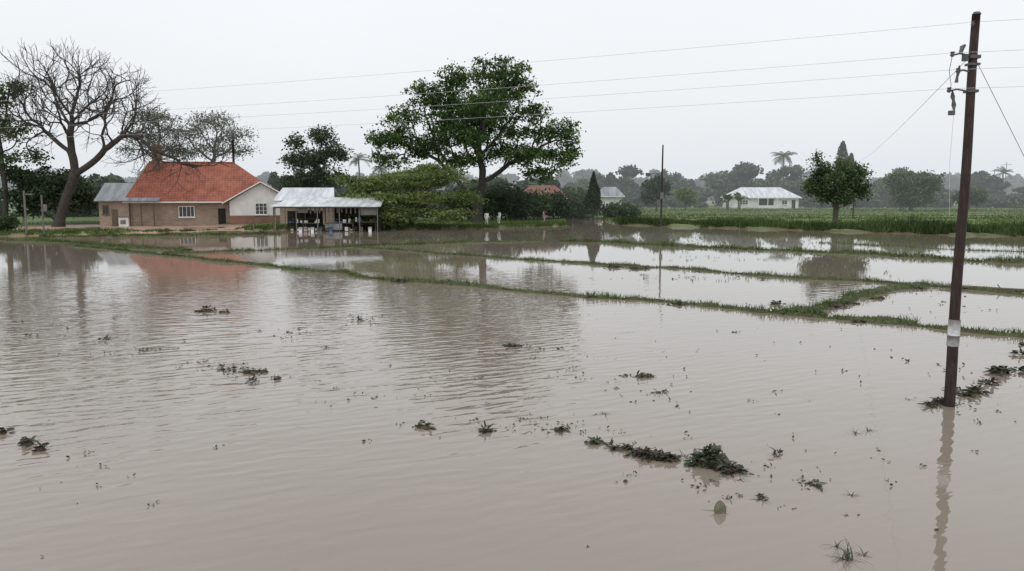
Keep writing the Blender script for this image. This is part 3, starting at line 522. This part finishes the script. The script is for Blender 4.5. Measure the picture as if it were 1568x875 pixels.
# ---------------------------------------------------------------- utility pole (near) and line
def wire(name, a, b, sag, r, mat, par=None):
    cu = bpy.data.curves.new(name, 'CURVE'); cu.dimensions = '3D'; cu.bevel_depth = r; cu.bevel_resolution = 1; sp = cu.splines.new('POLY'); n = 28; sp.points.add(n-1)
    for i in range(n):
        t = i/(n-1); p = Vector(a).lerp(Vector(b), t); p.z -= sag*4*t*(1-t); sp.points[i].co = (*p, 1)
    cu.materials.append(mat); o = bpy.data.objects.new(name, cu); scene.collection.objects.link(o)
    if par: o.parent = par
    return o
def line_pole(loc, near=False):
    E = empty('utility_pole', loc)
    k = 24; pts = [(.012*math.sin(i*.5)+.06*(i/k), 0, -1+8.2*i/k) for i in range(k+1)]
    tube('shaft', pts, [.105-.035*i/k for i in range(k+1)], M_polebrown, E, 16)
    tube('pole_cap', [(.06, 0, 7.2), (.06, 0, 7.24)], [.078, .05], M_metal, E, 12)
    tube('white_band', [(.015, 0, 1.36), (.018, 0, 1.66)], [.106, .105], M_band, E, 16); tube('grey_band', [(.013, 0, 1.16), (.015, 0, 1.355)], [.107, .1065], M_band2, E, 16)
    for z, s in ((7.02, .0), (6.48, -.34), (6.19, -.22), (5.85, -.36)):
        if s: tube('bracket', [(.05, -.02, z-.02), (s*.6, -.02, z+.03), (s, -.02, z)], [.018, .016, .014], M_metal, E, 6)
        tube('insulator', [(s, -.02, z-.03), (s, -.02, z), (s, -.02, z+.03), (s, -.02, z+.06)], [.02, .045, .03, .04], M_porc, E, 10)
    if near:
        boxes('clamp_bands', [((-.05, -.09, 6.42), (.14, .09, 6.48)), ((-.05, -.09, 6.3), (.14, .09, 6.34)), ((-.05, -.09, 5.82), (.14, .09, 5.87))], M_metal, E)
        tube('strain_insulators', [(-.2, -.02, 6.5), (-.17, -.02, 6.62), (-.12, -.02, 6.66)], [.03, .045, .02], M_porc, E, 8)
        tube('drop_insulator', [(-.3, -.02, 5.85), (-.29, -.02, 5.75), (-.27, -.02, 5.68), (-.26, -.02, 5.6), (-.25, -.02, 5.5)], [.012, .04, .025, .042, .015], M_porc, E, 8)
        tube('drop_insulator_2', [(-.2, -.02, 6.3), (-.21, -.02, 6.2), (-.23, -.02, 6.1), (-.24, -.02, 6.0)], [.012, .035, .022, .035], M_porc, E, 8)
        boxes('terminal_box', [((-.33, -.05, 5.42), (-.24, .03, 5.5)), ((-.14, -.05, 6.38), (-.05, .04, 6.5))], M_metal, E)
        tube('jumper', [(-.34, -.02, 6.48), (-.38, -.02, 6.2), (-.33, -.02, 5.95), (-.36, -.02, 5.85)], [.006]*4, M_wire_dark, E, 5)
        tube('earth_wire', [(-.25, -.02, 5.45), (-.27, -.02, 4.5), (-.2, 0, 3.6)], [.0025]*3, M_wire, E, 5)
    return E
PX, PY = 8.275, 14.75
line_pole((PX, PY, 0), True); line_pole((PX-2.33*19, PY+19, 0)); line_pole((PX+2.33*10, PY-10, 0))
Wp = empty('power_lines')
for i, (z, s) in enumerate(((7.06, .0), (6.52, -.34), (6.23, -.22), (5.89, -.36))):
    A = (PX+s, PY-.02, z); wire('wire_left_%d' % i, A, (PX-2.33*19+s, PY+19, z+.25), .35, .0030, M_wire, Wp); wire('wire_right_%d' % i, A, (PX+2.33*10+s, PY-10, z+.1), .15, .0034, M_wire, Wp)
wire('service_drop', (PX-.05, PY, 6.42), (51.2, 120, 8.8), .5, .006, M_wire, Wp)
wire('guy_wire', (PX+.1, PY, 6.4), (12.2, PY, -.2), 0, .005, M_wire_dark, Wp)
def far_pole(loc, h, arm=0, lamp=False, r=.13):
    E = empty('utility_pole', loc); tube('shaft', [(0, 0, -.8), (0, 0, h*.5), (.03, 0, h)], [r, r*.85, r*.65], M_polebrown, E, 8)
    if arm: boxes('crossarm', [((-arm, -.06, h-.9), (arm, .06, h-.76))], M_wood, E); boxes('insulators', [((s*arm*.9-.05, -.05, h-.758), (s*arm*.9+.05, .05, h-.58)) for s in (-1, 1)], M_porc, E)
    if lamp:
        tube('lamp_arm', [(0, 0, h*.62), (-.8, 0, h*.66), (-1.5, 0, h*.64)], [.05, .045, .04], M_metal, E, 6); boxes('lamp_head', [((-2.0, -.12, h*.62), (-1.4, .12, h*.66))], M_metal, E)
        boxes('meter_box', [((-.2, -.25, h*.34), (.2, -.13, h*.42))], M_polegrey, E)
    return E
far_pole((18.3, 98, .0), 9.9, .0, True); far_pole((51.2, 120, .3), 8.6, .6); far_pole((12.2, 106, 0), 3.0, r=.07)
far_pole((215, 350, .5), 17, 2.2, r=.2); far_pole((207, 345, .5), 14, 1.6, r=.2); far_pole((101, 260, .5), 14, r=.14)
E = empty('gate_posts', (-46.6, 76.6, 0))
boxes('posts', [((-.1, -.06, -.5), (.04, .06, 4.3)), ((1.0, .9, -.5), (1.12, 1.02, 3.9))], M_polegrey, E)
boxes('sign_boards', [((.1, -.02, 3.9), (.75, .04, 4.02)), ((1.15, .95, 2.3), (1.5, 1.0, 3.0))], M_polegrey, E)
def post(x, y, h, r=.05, mat=M_whitetrim):
    E = empty('marker_post', (x, y, 0)); tube('shaft', [(0, 0, -.5), (.02, 0, h)], [r, r*.9], mat, E, 8); tube('cap', [(.02, 0, h), (.02, 0, h+.05)], [r*1.3, r*.6], mat, E, 8)
post(24.5, 86, .9, .03, M_polegrey); post(7.6, 100, 1.0, .04, M_polegrey); post(-27.2, 84, 1.5, .06, M_polegrey); post(-24.7, 82.8, 2.6, .07, M_wood)

# ---------------------------------------------------------------- people
def person_mat(name, skin, shirt, trous, hair):
    m, nt = newmat(name); L = nt.links.new; tc = nd(nt, 'ShaderNodeTexCoord'); s = nd(nt, 'ShaderNodeSeparateXYZ'); L(tc.outputs['Object'], s.inputs[0])
    mr_ = nd(nt, 'ShaderNodeMapRange'); mr_.inputs['From Max'].default_value = 2; L(s.outputs[2], mr_.inputs[0])
    cr_ = ramp(nt, [(0, skin), (.06, trous), (.47, shirt), (.715, skin), (.80, hair)]); cr_.color_ramp.interpolation = 'CONSTANT'; L(mr_.outputs[0], cr_.inputs[0])
    b = nd(nt, 'ShaderNodeBsdfPrincipled'); b.inputs['Roughness'].default_value = .8; L(cr_.outputs[0], b.inputs['Base Color']); o = nd(nt, 'ShaderNodeOutputMaterial'); L(b.outputs[0], o.inputs[0]); return m
def person(loc, rz, mat, step=.12, bend=.25):
    J = dict(pel=(0, 0, .93), sp=(0, 0, 1.12), ch=(0, .01, 1.30), nk=(0, 0, 1.44), hd=(0, -.02, 1.54), top=(0, -.02, 1.66),
      shl=(-.19, 0, 1.37), ell=(-.25, .04, 1.1), wrl=(-.22, -bend*.6, .92), hnl=(-.21, -bend*.8, .83), shr=(.19, 0, 1.37), elr=(.25, .04, 1.1), wrr=(.23, -bend, .95), hnr=(.22, -bend*1.2, .88),
      hpl=(-.1, 0, .88), knl=(-.11, -step, .5), anl=(-.11, step*.4, .08), tol=(-.12, step*.4-.17, .03), hpr=(.1, 0, .88), knr=(.11, -.02, .48), anr=(.11, -step*.9, .08), tor=(.12, -step*.9-.17, .03))
    Rr = dict(pel=.15, sp=.13, ch=.16, nk=.06, hd=.095, top=.08, shl=.08, ell=.05, wrl=.035, hnl=.04, shr=.08, elr=.05, wrr=.035, hnr=.04, hpl=.1, knl=.065, anl=.045, tol=.04, hpr=.1, knr=.065, anr=.045, tor=.04)
    Eg = [('pel', 'sp'), ('sp', 'ch'), ('ch', 'nk'), ('nk', 'hd'), ('hd', 'top'), ('ch', 'shl'), ('shl', 'ell'), ('ell', 'wrl'), ('wrl', 'hnl'), ('ch', 'shr'), ('shr', 'elr'), ('elr', 'wrr'), ('wrr', 'hnr'), ('pel', 'hpl'), ('hpl', 'knl'), ('knl', 'anl'), ('anl', 'tol'), ('pel', 'hpr'), ('hpr', 'knr'), ('knr', 'anr'), ('anr', 'tor')]
    ks = list(J); me = bpy.data.meshes.new('person'); me.from_pydata([J[k] for k in ks], [(ks.index(a), ks.index(b_)) for a, b_ in Eg], []); me.materials.append(mat)
    o = bpy.data.objects.new('person', me); scene.collection.objects.link(o); o.location = loc; o.rotation_euler = (0, 0, rz)
    o.modifiers.new('skin', 'SKIN')
    for i, k in enumerate(ks):
        me.skin_vertices[0].data[i].radius = (Rr[k], Rr[k]*(.75 if k in ('pel', 'sp', 'ch') else 1)); me.skin_vertices[0].data[i].use_root = (k == 'pel')
    sb = o.modifiers.new('sub', 'SUBSURF'); sb.levels = 2; sb.render_levels = 2
SK = (.12, .07, .045); HR = (.015, .012, .01)
person((-3.0, 94.5, Z(-3.0, 94.5)), rad(20), person_mat('clothes_white', SK, (.7, .7, .7), (.6, .6, .58), HR))
person((-1.5, 95.5, Z(-1.5, 95.5)), rad(-60), person_mat('clothes_pale', SK, (.65, .68, .72), (.5, .5, .5), HR), .2)
person((4.0, 101, Z(4.0, 101)), rad(80), person_mat('clothes_pink', SK, (.5, .2, .18), (.35, .33, .36), HR), .2, .35)

# ---------------------------------------------------------------- bunds
def bund(name, pts, w, h, gh, dens, seed, gap=0.0, gw=.03):
    rng = R(seed); P3 = np.array([g(*p) for p in pts]); seg = np.linalg.norm(np.diff(P3, axis=0), axis=1); s = np.concatenate([[0], np.cumsum(seg)]); n = int(s[-1]/.12)+2
    t = np.linspace(0, s[-1], n); x = np.interp(t, s, P3[:, 0]); y = np.interp(t, s, P3[:, 1])
    def nz(f, sd): r2 = R(sd); k = max(3, int(s[-1]*f)); return np.interp(t, np.linspace(0, s[-1], k), r2.normal(size=k))
    off = nz(.35, seed+1)*w*.8+nz(1.5, seed+4)*w*.3; dx = np.gradient(x); dy = np.gradient(y); ln = np.hypot(dx, dy); nx_, ny_ = -dy/ln, dx/ln; x = x+nx_*off; y = y+ny_*off
    ww = w*np.clip(1+.35*nz(.8, seed+2)+.35*nz(2.5, seed+5), .3, 2.3); hh = h*np.maximum(.8+.4*nz(.7, seed+3)+.35*nz(3, seed+6), .15)-gap*h
    prof = [(-1, -.06, 0), (-.5, 0, .85), (0, 0, 1), (.5, 0, .85), (1, -.06, 0)]
    V = np.stack([np.stack([x+nx_*ww*a, y+ny_*ww*a, c*hh+b_], 1) for a, b_, c in prof], 1).reshape(-1, 3)
    V[:, 2] += rng.normal(0, h*.12, len(V)); q = (np.arange(n-1)[:, None]*5+np.arange(4)[None]).ravel(); E = empty(name)
    add_mesh('mound', V, np.stack([q, q+1, q+6, q+5], 1), M_mosssoil, E)
    m_ = int(s[-1]*dens); k = rng.integers(0, n, m_); keep = hh[k] > -.01; k = k[keep]; c = rng.normal(0, .55, len(k))*ww[k]
    Pn = np.stack([x[k]+nx_[k]*c, y[k]+ny_[k]*c, np.maximum(hh[k]*.5, 0)], 1); cl = .7+.5*np.clip(nz(1.2, seed+7)[k]+.5, 0, 1.6)
    V, Fa = blades(Pn, gh*cl, gw, rng, .45); add_mesh('grass', V, Fa, M_bundgrass, E, tone=np.repeat(np.clip(rng.normal(.58, .22, len(Pn))-.14*np.clip(nz(.9, seed+8)[k], -1, 2), 0, 1), 3))
    return E
bund('grass_bund', [(110, 376), (180, 384), (250, 391), (320, 400), (380, 405), (520, 419), (600, 429), (700, 436), (800, 445), (900, 455), (980, 461), (1060, 468), (1150, 476), (1230, 482), (1290, 488), (1400, 498), (1480, 508), (1568, 517), (1640, 526)], .25, .085, .15, 110, 100, .0, gw=.035)
bund('grass_bund', [(545, 379), (640, 386), (720, 393), (800, 398), (880, 403), (1000, 411), (1060, 413), (1150, 421), (1240, 428), (1330, 431), (1400, 437)], .25, .085, .15, 95, 120, .0, gw=.035)
bund('grass_bund', [(865, 370), (940, 373), (1000, 376), (1100, 380), (1200, 384), (1300, 389), (1400, 394), (1480, 399), (1600, 405)], .6, .14, .28, 110, 140, 0, gw=.06)
bund('grass_bund', [(1236, 481), (1270, 475), (1300, 466), (1330, 455), (1375, 442), (1410, 437), (1470, 441), (1568, 450), (1640, 456)], .34, .1, .17, 130, 160, 0)
bund('grass_bund', [(250, 389), (330, 386), (430, 382), (520, 379), (600, 376), (760, 371), (830, 369)], .35, .08, .2, 70, 180, .0, gw=.055)
bund('grass_bund', [(-40, 366), (60, 369), (110, 373), (200, 380), (280, 384)], .45, .1, .22, 80, 200, .0, gw=.055)
bund('grass_bund', [(60, 364), (200, 362), (330, 361), (430, 359)], .6, .14, .28, 100, 220, .0, gw=.065)
bund('grass_bund', [(1290, 484), (1330, 490), (1400, 497)], .3, .08, .14, 110, 240, 0)
bund('grass_bund', [(1260, 372), (1400, 380), (1568, 386)], .4, .04, .2, 40, 260, .25, gw=.05)
a, b_ = g(1438, 441), g(1600, 451); E = empty('floating_log'); tube('stem', [tuple(a+(b_-a)*t+np.array([0, .06*math.sin(t*7), .10])) for t in np.linspace(0, 1, 9)], [.035, .05, .06, .065, .07, .07, .075, .08, .08], M_wood, E, 8)
c = a+(b_-a)*.6; tube('stub', [tuple(c+np.array([0, 0, .1])), tuple(c+np.array([-.15, 0, .3]))], [.03, .015], M_wood, E, 6)

# ---------------------------------------------------------------- floating weeds
def leaf5(C, a, L_, W_, rng, curl=.25):
    n = len(C); a = norm(a); b = norm(np.cross(a, np.array([0, 0, 1.])+.5*rng.normal(size=(n, 3)))); u = np.cross(b, a); L_ = L_[:, None]; W_ = W_[:, None]
    p0 = C; p1 = C+a*L_*.35+b*W_*.5+u*W_*.15; p2 = C+a*L_*.5+u*L_*curl*.3; p3 = C+a*L_*.35-b*W_*.5+u*W_*.15; p4 = C+a*L_-u*L_*curl*.35
    p5 = C+a*L_*.72+b*W_*.38; p6 = C+a*L_*.72-b*W_*.38
    V = np.stack([p0, p1, p5, p4, p6, p3, p2], 1).reshape(-1, 3); k = np.arange(n)[:, None]*7
    T = np.array([(0, 1, 6), (1, 2, 6), (2, 3, 6), (3, 4, 6), (4, 5, 6), (5, 0, 6)]); return V, (k[:, None]+T[None]).reshape(-1, 3)
def weed(px, py, wpx, hpx, n, lpx, seed, name='floating_weeds', soil=True, tone=.45, lift=.45):
    rng = R(seed); c = g(px, py); k = np.linalg.norm(c[:2])/F; w = wpx*k*.5; h = hpx*k; l = lpx*k; dp = max(w*.6, l*.8); E = empty(name, tuple(c))
    nc = 7; cx_ = rng.normal(0, .38, nc)*w; cy_ = rng.normal(0, .38, nc)*dp; j = rng.integers(0, nc, n)
    x = cx_[j]+rng.normal(0, .2, n)*w; y = cy_[j]+rng.normal(0, .2, n)*dp; e = np.clip(1-(x/w)**2-(y/dp)**2, 0, 1); z = rng.uniform(0, 1, n)*h*.75*e+.005
    a = np.stack([rng.normal(size=n), rng.normal(size=n), rng.uniform(-.15, lift, n)*(.3+e)], 1); ll = l*rng.uniform(.4, 1.15, n)
    V, Fa = leaf5(np.stack([x, y, z], 1), a, ll, ll*rng.uniform(.2, .5, n), rng); V[:, 2] = np.maximum(V[:, 2], .003)
    tn = tone+R(seed+9).uniform(-.2, .2, nc)[j]
    add_mesh('leaves', V, Fa, M_weed, E, tone=np.repeat(np.clip(tn+rng.normal(0, .2, n), 0, 1), 7))
    if soil:
        T = np.linspace(0, 2*np.pi, 19)[:-1]; rw = w*.8*rng.uniform(.6, 1.15, 18); rd = dp*.8*rng.uniform(.6, 1.15, 18); r1 = np.stack([rw*np.cos(T), rd*np.sin(T), np.full(18, -.01)], 1); r2 = r1*np.array([.6, .6, 0])+np.array([0, 0, 1])*h*rng.uniform(.2, .5, (18, 1))
        V = np.vstack([r1, r2, [[0, 0, h*.45]]]); fs = [(i, (i+1) % 18, 18+(i+1) % 18, 18+i) for i in range(18)]+[(18+i, 18+(i+1) % 18, 36) for i in range(18)]
        poly('matted_roots', V, fs, M_soil, E)
def tuft(px, py, rpx, n, seed, up=.5, wd=.006):
    rng = R(seed); c = g(px, py); k = np.linalg.norm(c[:2])/F; Vs = []; Fs = []; T = []; E = empty('grass_tuft', tuple(c)); q = 0
    for i in range(n):
        a = rng.uniform(0, 6.28); el = rng.uniform(.15, 1.2)*up*1.5; L_ = rpx*k*rng.uniform(.5, 1.3); p = np.array([rng.normal(0, rpx*k*.12), rng.normal(0, rpx*k*.12), 0.0]); sd = np.array([-math.sin(a), math.cos(a), 0]); N_ = 5; tt = rng.uniform(.2, .9)
        for s in range(N_+1):
            w_ = wd*(1-s/N_)+.0008; Vs += [p-sd*w_, p+sd*w_]; T += [tt, tt]
            if s < N_: Fs.append((q+2*s, q+2*s+1, q+2*s+3, q+2*s+2))
            p = p+np.array([math.cos(a)*math.cos(el), math.sin(a)*math.cos(el), math.sin(el)])*L_/N_; el -= rng.uniform(.1, .35); p[2] = max(p[2], .004)
        q += 2*(N_+1)
    add_mesh('blades', np.array(Vs), np.array(Fs), M_weed, E, tone=np.array(T))
weed(1090, 712, 76, 36, 320, 15, 300, tone=.65, lift=.7); weed(1068, 710, 30, 18, 70, 13, 301, tone=.7); weed(1118, 722, 46, 18, 160, 13, 302, tone=.25)
weed(998, 700, 68, 17, 210, 13, 303, tone=.2); weed(1028, 706, 36, 12, 100, 12, 304, tone=.15); weed(955, 689, 48, 9, 56, 13, 305, tone=.35); weed(913, 679, 30, 10, 55, 13, 306, tone=.65); weed(975, 694, 30, 8, 40, 12, 307, tone=.3); weed(935, 684, 24, 6, 20, 11, 308, soil=False)
W_ = [(316, 477, 28, 8, 70, 7, 1), (345, 479, 20, 5, 24, 6, 1), (300, 478, 10, 3, 8, 5, 0), (547, 491, 28, 7, 34, 8, 0), (160, 520, 20, 6, 26, 7, 0), (788, 531, 32, 8, 42, 9, 1), (770, 530, 16, 3, 8, 7, 0), (808, 532, 14, 3, 8, 7, 0),
      (360, 567, 36, 7, 38, 9, 0), (385, 571, 38, 8, 44, 9, 1), (402, 570, 24, 7, 26, 8, 1), (388, 585, 28, 7, 28, 9, 0), (424, 581, 18, 5, 20, 8, 1), (985, 577, 36, 8, 30, 11, 1), (958, 576, 20, 4, 10, 9, 0), (1008, 602, 14, 5, 10, 9, 1), (1022, 602, 10, 3, 6, 8, 0),
      (648, 655, 30, 10, 50, 11, 1), (745, 661, 30, 10, 46, 12, 1), (855, 660, 26, 8, 24, 12, 1), (868, 657, 14, 6, 10, 12, 0), (41, 681, 24, 13, 40, 13, 1), (62, 690, 22, 9, 26, 12, 1), (4, 664, 14, 9, 18, 12, 1),
      (1190, 697, 12, 10, 12, 13, 0), (1134, 760, 10, 6, 5, 10, 0), (1166, 764, 30, 6, 16, 13, 0), (1248, 742, 22, 9, 18, 14, 0), (1410, 715, 8, 5, 4, 8, 0), (498, 533, 8, 4, 6, 6, 0), (280, 523, 8, 3, 5, 6, 0), (440, 520, 40, 3, 16, 6, 0), (312, 555, 8, 4, 8, 8, 0),
      (225, 537, 50, 4, 24, 6, 0), (575, 497, 12, 3, 6, 6, 0), (1425, 622, 30, 7, 40, 12, 0), (1440, 618, 26, 8, 50, 12, 1), (1478, 606, 24, 8, 40, 12, 0), (1492, 602, 26, 12, 60, 12, 1), (1512, 588, 26, 9, 50, 12, 0), (1532, 572, 34, 13, 90, 12, 1), (1556, 568, 24, 7, 20, 12, 0),
      (1563, 545, 26, 8, 30, 11, 0), (1560, 528, 14, 5, 14, 9, 0), (1463, 598, 16, 6, 20, 12, 0), (938, 410, 28, 6, 70, 6, 1), (978, 412, 38, 6, 80, 6, 1), (1245, 482, 60, 11, 190, 9, 1), (1275, 470, 44, 8, 110, 8, 1), (1188, 466, 20, 5, 30, 8, 1), (1040, 467, 40, 5, 80, 7, 1), (905, 456, 24, 5, 40, 7, 1),
      (615, 432, 40, 6, 90, 7, 1), (1315, 494, 20, 5, 40, 7, 1), (1130, 426, 10, 3, 10, 5, 0), (1170, 428, 10, 3, 10, 5, 0), (1345, 458, 22, 5, 40, 7, 1), (1400, 442, 40, 5, 90, 6, 1), (1300, 466, 24, 5, 50, 7, 1), (1070, 416, 50, 2, 30, 4, 0), (1110, 419, 40, 2, 24, 4, 0)]
for i, w in enumerate(W_): weed(w[0], w[1], w[2], w[3], w[4], w[5], 400+i, soil=bool(w[6]), tone=R(i).uniform(.12, .6))
for i, t in enumerate([(1295, 856, 34, 26, .9), (1280, 838, 22, 8, 1.0), (1320, 850, 22, 7, .5), (1312, 664, 14, 9, .6), (1330, 660, 14, 9, .6), (1304, 759, 12, 9, .5), (1297, 790, 8, 5, .5), (900, 838, 5, 5, .5), (1390, 612, 9, 6, .6), (800, 642, 14, 9, .4), (828, 640, 12, 7, .4), (925, 634, 16, 10, .4), (910, 636, 10, 5, .4), (1248, 745, 16, 10, .6),
                       (1190, 700, 12, 8, .8), (1430, 625, 16, 12, .5), (1530, 576, 18, 14, .7), (990, 579, 16, 8, .5), (550, 488, 8, 6, .6), (1165, 765, 18, 8, .3), (1100, 784, 26, 5, .12), (1360, 737, 6, 4, .5), (1050, 700, 20, 10, .6), (1130, 735, 16, 8, .3)]): tuft(t[0], t[1], t[2], t[3], 600+i, t[4])
c = g(1103, 786); E = empty('floating_leaf', tuple(c)); n = 9; V = []
for i in range(n):
    t = i/(n-1); w_ = .075*math.sin(math.pi*(1-t)**.75*.62+.02)*1.05; z = t*.16
    V += [(-w_, .03*t, z), (0, -.03-.02*(1-t), z+.004), (w_, .03*t, z)]
poly('blade', V, [f for i in range(n-1) for f in ((3*i, 3*i+1, 3*i+4, 3*i+3), (3*i+1, 3*i+2, 3*i+5, 3*i+4))], surf('pale_wet_leaf', [(.09, .10, .06), (.2, .2, .14)], 20, .4), E, smooth=True)
rng = R(700); C = []; cents = [(220, 538, 70, 8), (440, 515, 40, 12), (380, 575, 60, 14), (560, 492, 40, 8), (800, 535, 60, 14), (560, 600, 120, 22), (800, 650, 90, 16), (1000, 590, 60, 20), (1120, 740, 120, 30), (1300, 740, 120, 60), (1500, 590, 50, 40), (60, 505, 60, 14), (1150, 520, 300, 30), (880, 560, 40, 25),
    (1450, 470, 100, 25), (1050, 425, 140, 6), (1240, 470, 120, 12), (150, 730, 120, 70), (700, 620, 250, 80), (1000, 650, 200, 60), (850, 655, 80, 10), (340, 560, 50, 8), (1480, 620, 60, 20), (1350, 560, 150, 50)]
for (cx, cy, sx, sy) in cents:
    for i in range(18):
        yy = cy+rng.normal(0, sy*.6); xx = cx+rng.normal(0, sx*.6); k_ = int(rng.choice([1, 1, 1, 1, 2, 5]))
        if yy > 385: C += [g(xx, yy)+np.array([rng.normal(0, .05), rng.normal(0, .06), .006]) for _ in range(k_)]
C = np.array(C); n = len(C); sz = .023*rng.uniform(.5, 1.8, n)+np.linalg.norm(C, axis=1)*.0010; a = np.stack([rng.normal(size=n), rng.normal(size=n), rng.uniform(0, .7, n)], 1)
V, Fa = leaf5(C, a, sz*1.5, sz*.7, rng); add_mesh('floating_debris', V, Fa, M_weed, tone=np.repeat(np.clip(rng.normal(.25, .25, n), 0, 1), 7))
P3 = []
for (x0, x1, y0, y1, k) in [(1000, 1568, 366, 400, 260), (1050, 1380, 415, 432, 60), (780, 900, 352, 366, 90), (950, 1560, 362, 374, 450), (520, 820, 356, 372, 200)]:
    for i in range(k): P3.append(g(rng.uniform(x0, x1), rng.uniform(y0, y1)))
P3 = np.repeat(np.array(P3), 4, 0)+rng.normal(0, .07, (len(P3)*4, 3))*np.array([1, 1, 0]); V, Fa = blades(P3-np.array([0, 0, .02]), .15, .03, rng, .3); add_mesh('rice_stubble', V, Fa, M_bundgrass, tone=np.repeat(np.clip(rng.normal(.5, .2, len(P3)), 0, 1), 3))

# ---------------------------------------------------------------- haze over the far plain: thin absorbing medium, added glow stands in for scattered light
m, nt = newmat('haze'); L = nt.links.new; SG = .0011
va = nd(nt, 'ShaderNodeVolumeAbsorption'); va.inputs['Color'].default_value = (0, 0, 0, 1); va.inputs['Density'].default_value = SG
em = nd(nt, 'ShaderNodeEmission'); em.inputs[0].default_value = (.76, .80, .84, 1); em.inputs[1].default_value = SG
ad = nd(nt, 'ShaderNodeAddShader'); L(va.outputs[0], ad.inputs[0]); L(em.outputs[0], ad.inputs[1]); o = nd(nt, 'ShaderNodeOutputMaterial'); L(ad.outputs[0], o.inputs['Volume'])
box('haze', (-2400, 109, -3), (2400, 1500, 55), m)

# ---------------------------------------------------------------- light
w = bpy.data.worlds.new("World"); scene.world = w; w.use_nodes = True; nt = w.node_tree; nt.nodes.clear(); L = nt.links.new
sky = nd(nt, 'ShaderNodeTexSky'); sky.sky_type = 'NISHITA'; sky.sun_disc = False; sky.sun_elevation = rad(55); sky.sun_rotation = rad(200); sky.dust_density = 5; sky.air_density = 1.5
tc = nd(nt, 'ShaderNodeTexCoord'); sp = nd(nt, 'ShaderNodeSeparateXYZ'); L(tc.outputs['Generated'], sp.inputs[0])
cr = ramp(nt, [(0, (.80, .82, .84)), (.08, (.825, .845, .87)), (.3, (.86, .88, .91)), (1, (.80, .83, .87))]); L(sp.outputs[2], cr.inputs[0])
no = nd(nt, 'ShaderNodeTexNoise'); no.inputs['Scale'].default_value = 1.8; no.inputs['Detail'].default_value = 5; mp = nd(nt, 'ShaderNodeMapping'); mp.inputs['Scale'].default_value = (1, 1, 3); L(tc.outputs['Generated'], mp.inputs[0]); L(mp.outputs[0], no.inputs[0])
ml = nd(nt, 'ShaderNodeMapRange'); ml.inputs['To Min'].default_value = 10.7; ml.inputs['To Max'].default_value = 12.2; L(no.outputs[0], ml.inputs[0])
sc = nd(nt, 'ShaderNodeVectorMath', operation='SCALE'); L(cr.outputs[0], sc.inputs[0]); L(ml.outputs[0], sc.inputs['Scale'])
mx = nd(nt, 'ShaderNodeMix', data_type='RGBA'); mx.inputs[0].default_value = .93; L(sky.outputs[0], mx.inputs[6]); L(sc.outputs[0], mx.inputs[7])
bg = nd(nt, 'ShaderNodeBackground'); bg.inputs['Strength'].default_value = .1; L(mx.outputs[2], bg.inputs[0]); o = nd(nt, 'ShaderNodeOutputWorld'); L(bg.outputs[0], o.inputs[0])
sl = bpy.data.lights.new('sun', 'SUN'); sl.energy = .6; sl.angle = rad(25); sl.color = (1, .97, .93); so = bpy.data.objects.new('sun', sl); scene.collection.objects.link(so)
so.rotation_euler = (rad(35), 0, rad(-20)); so.location = (0, 0, 30)
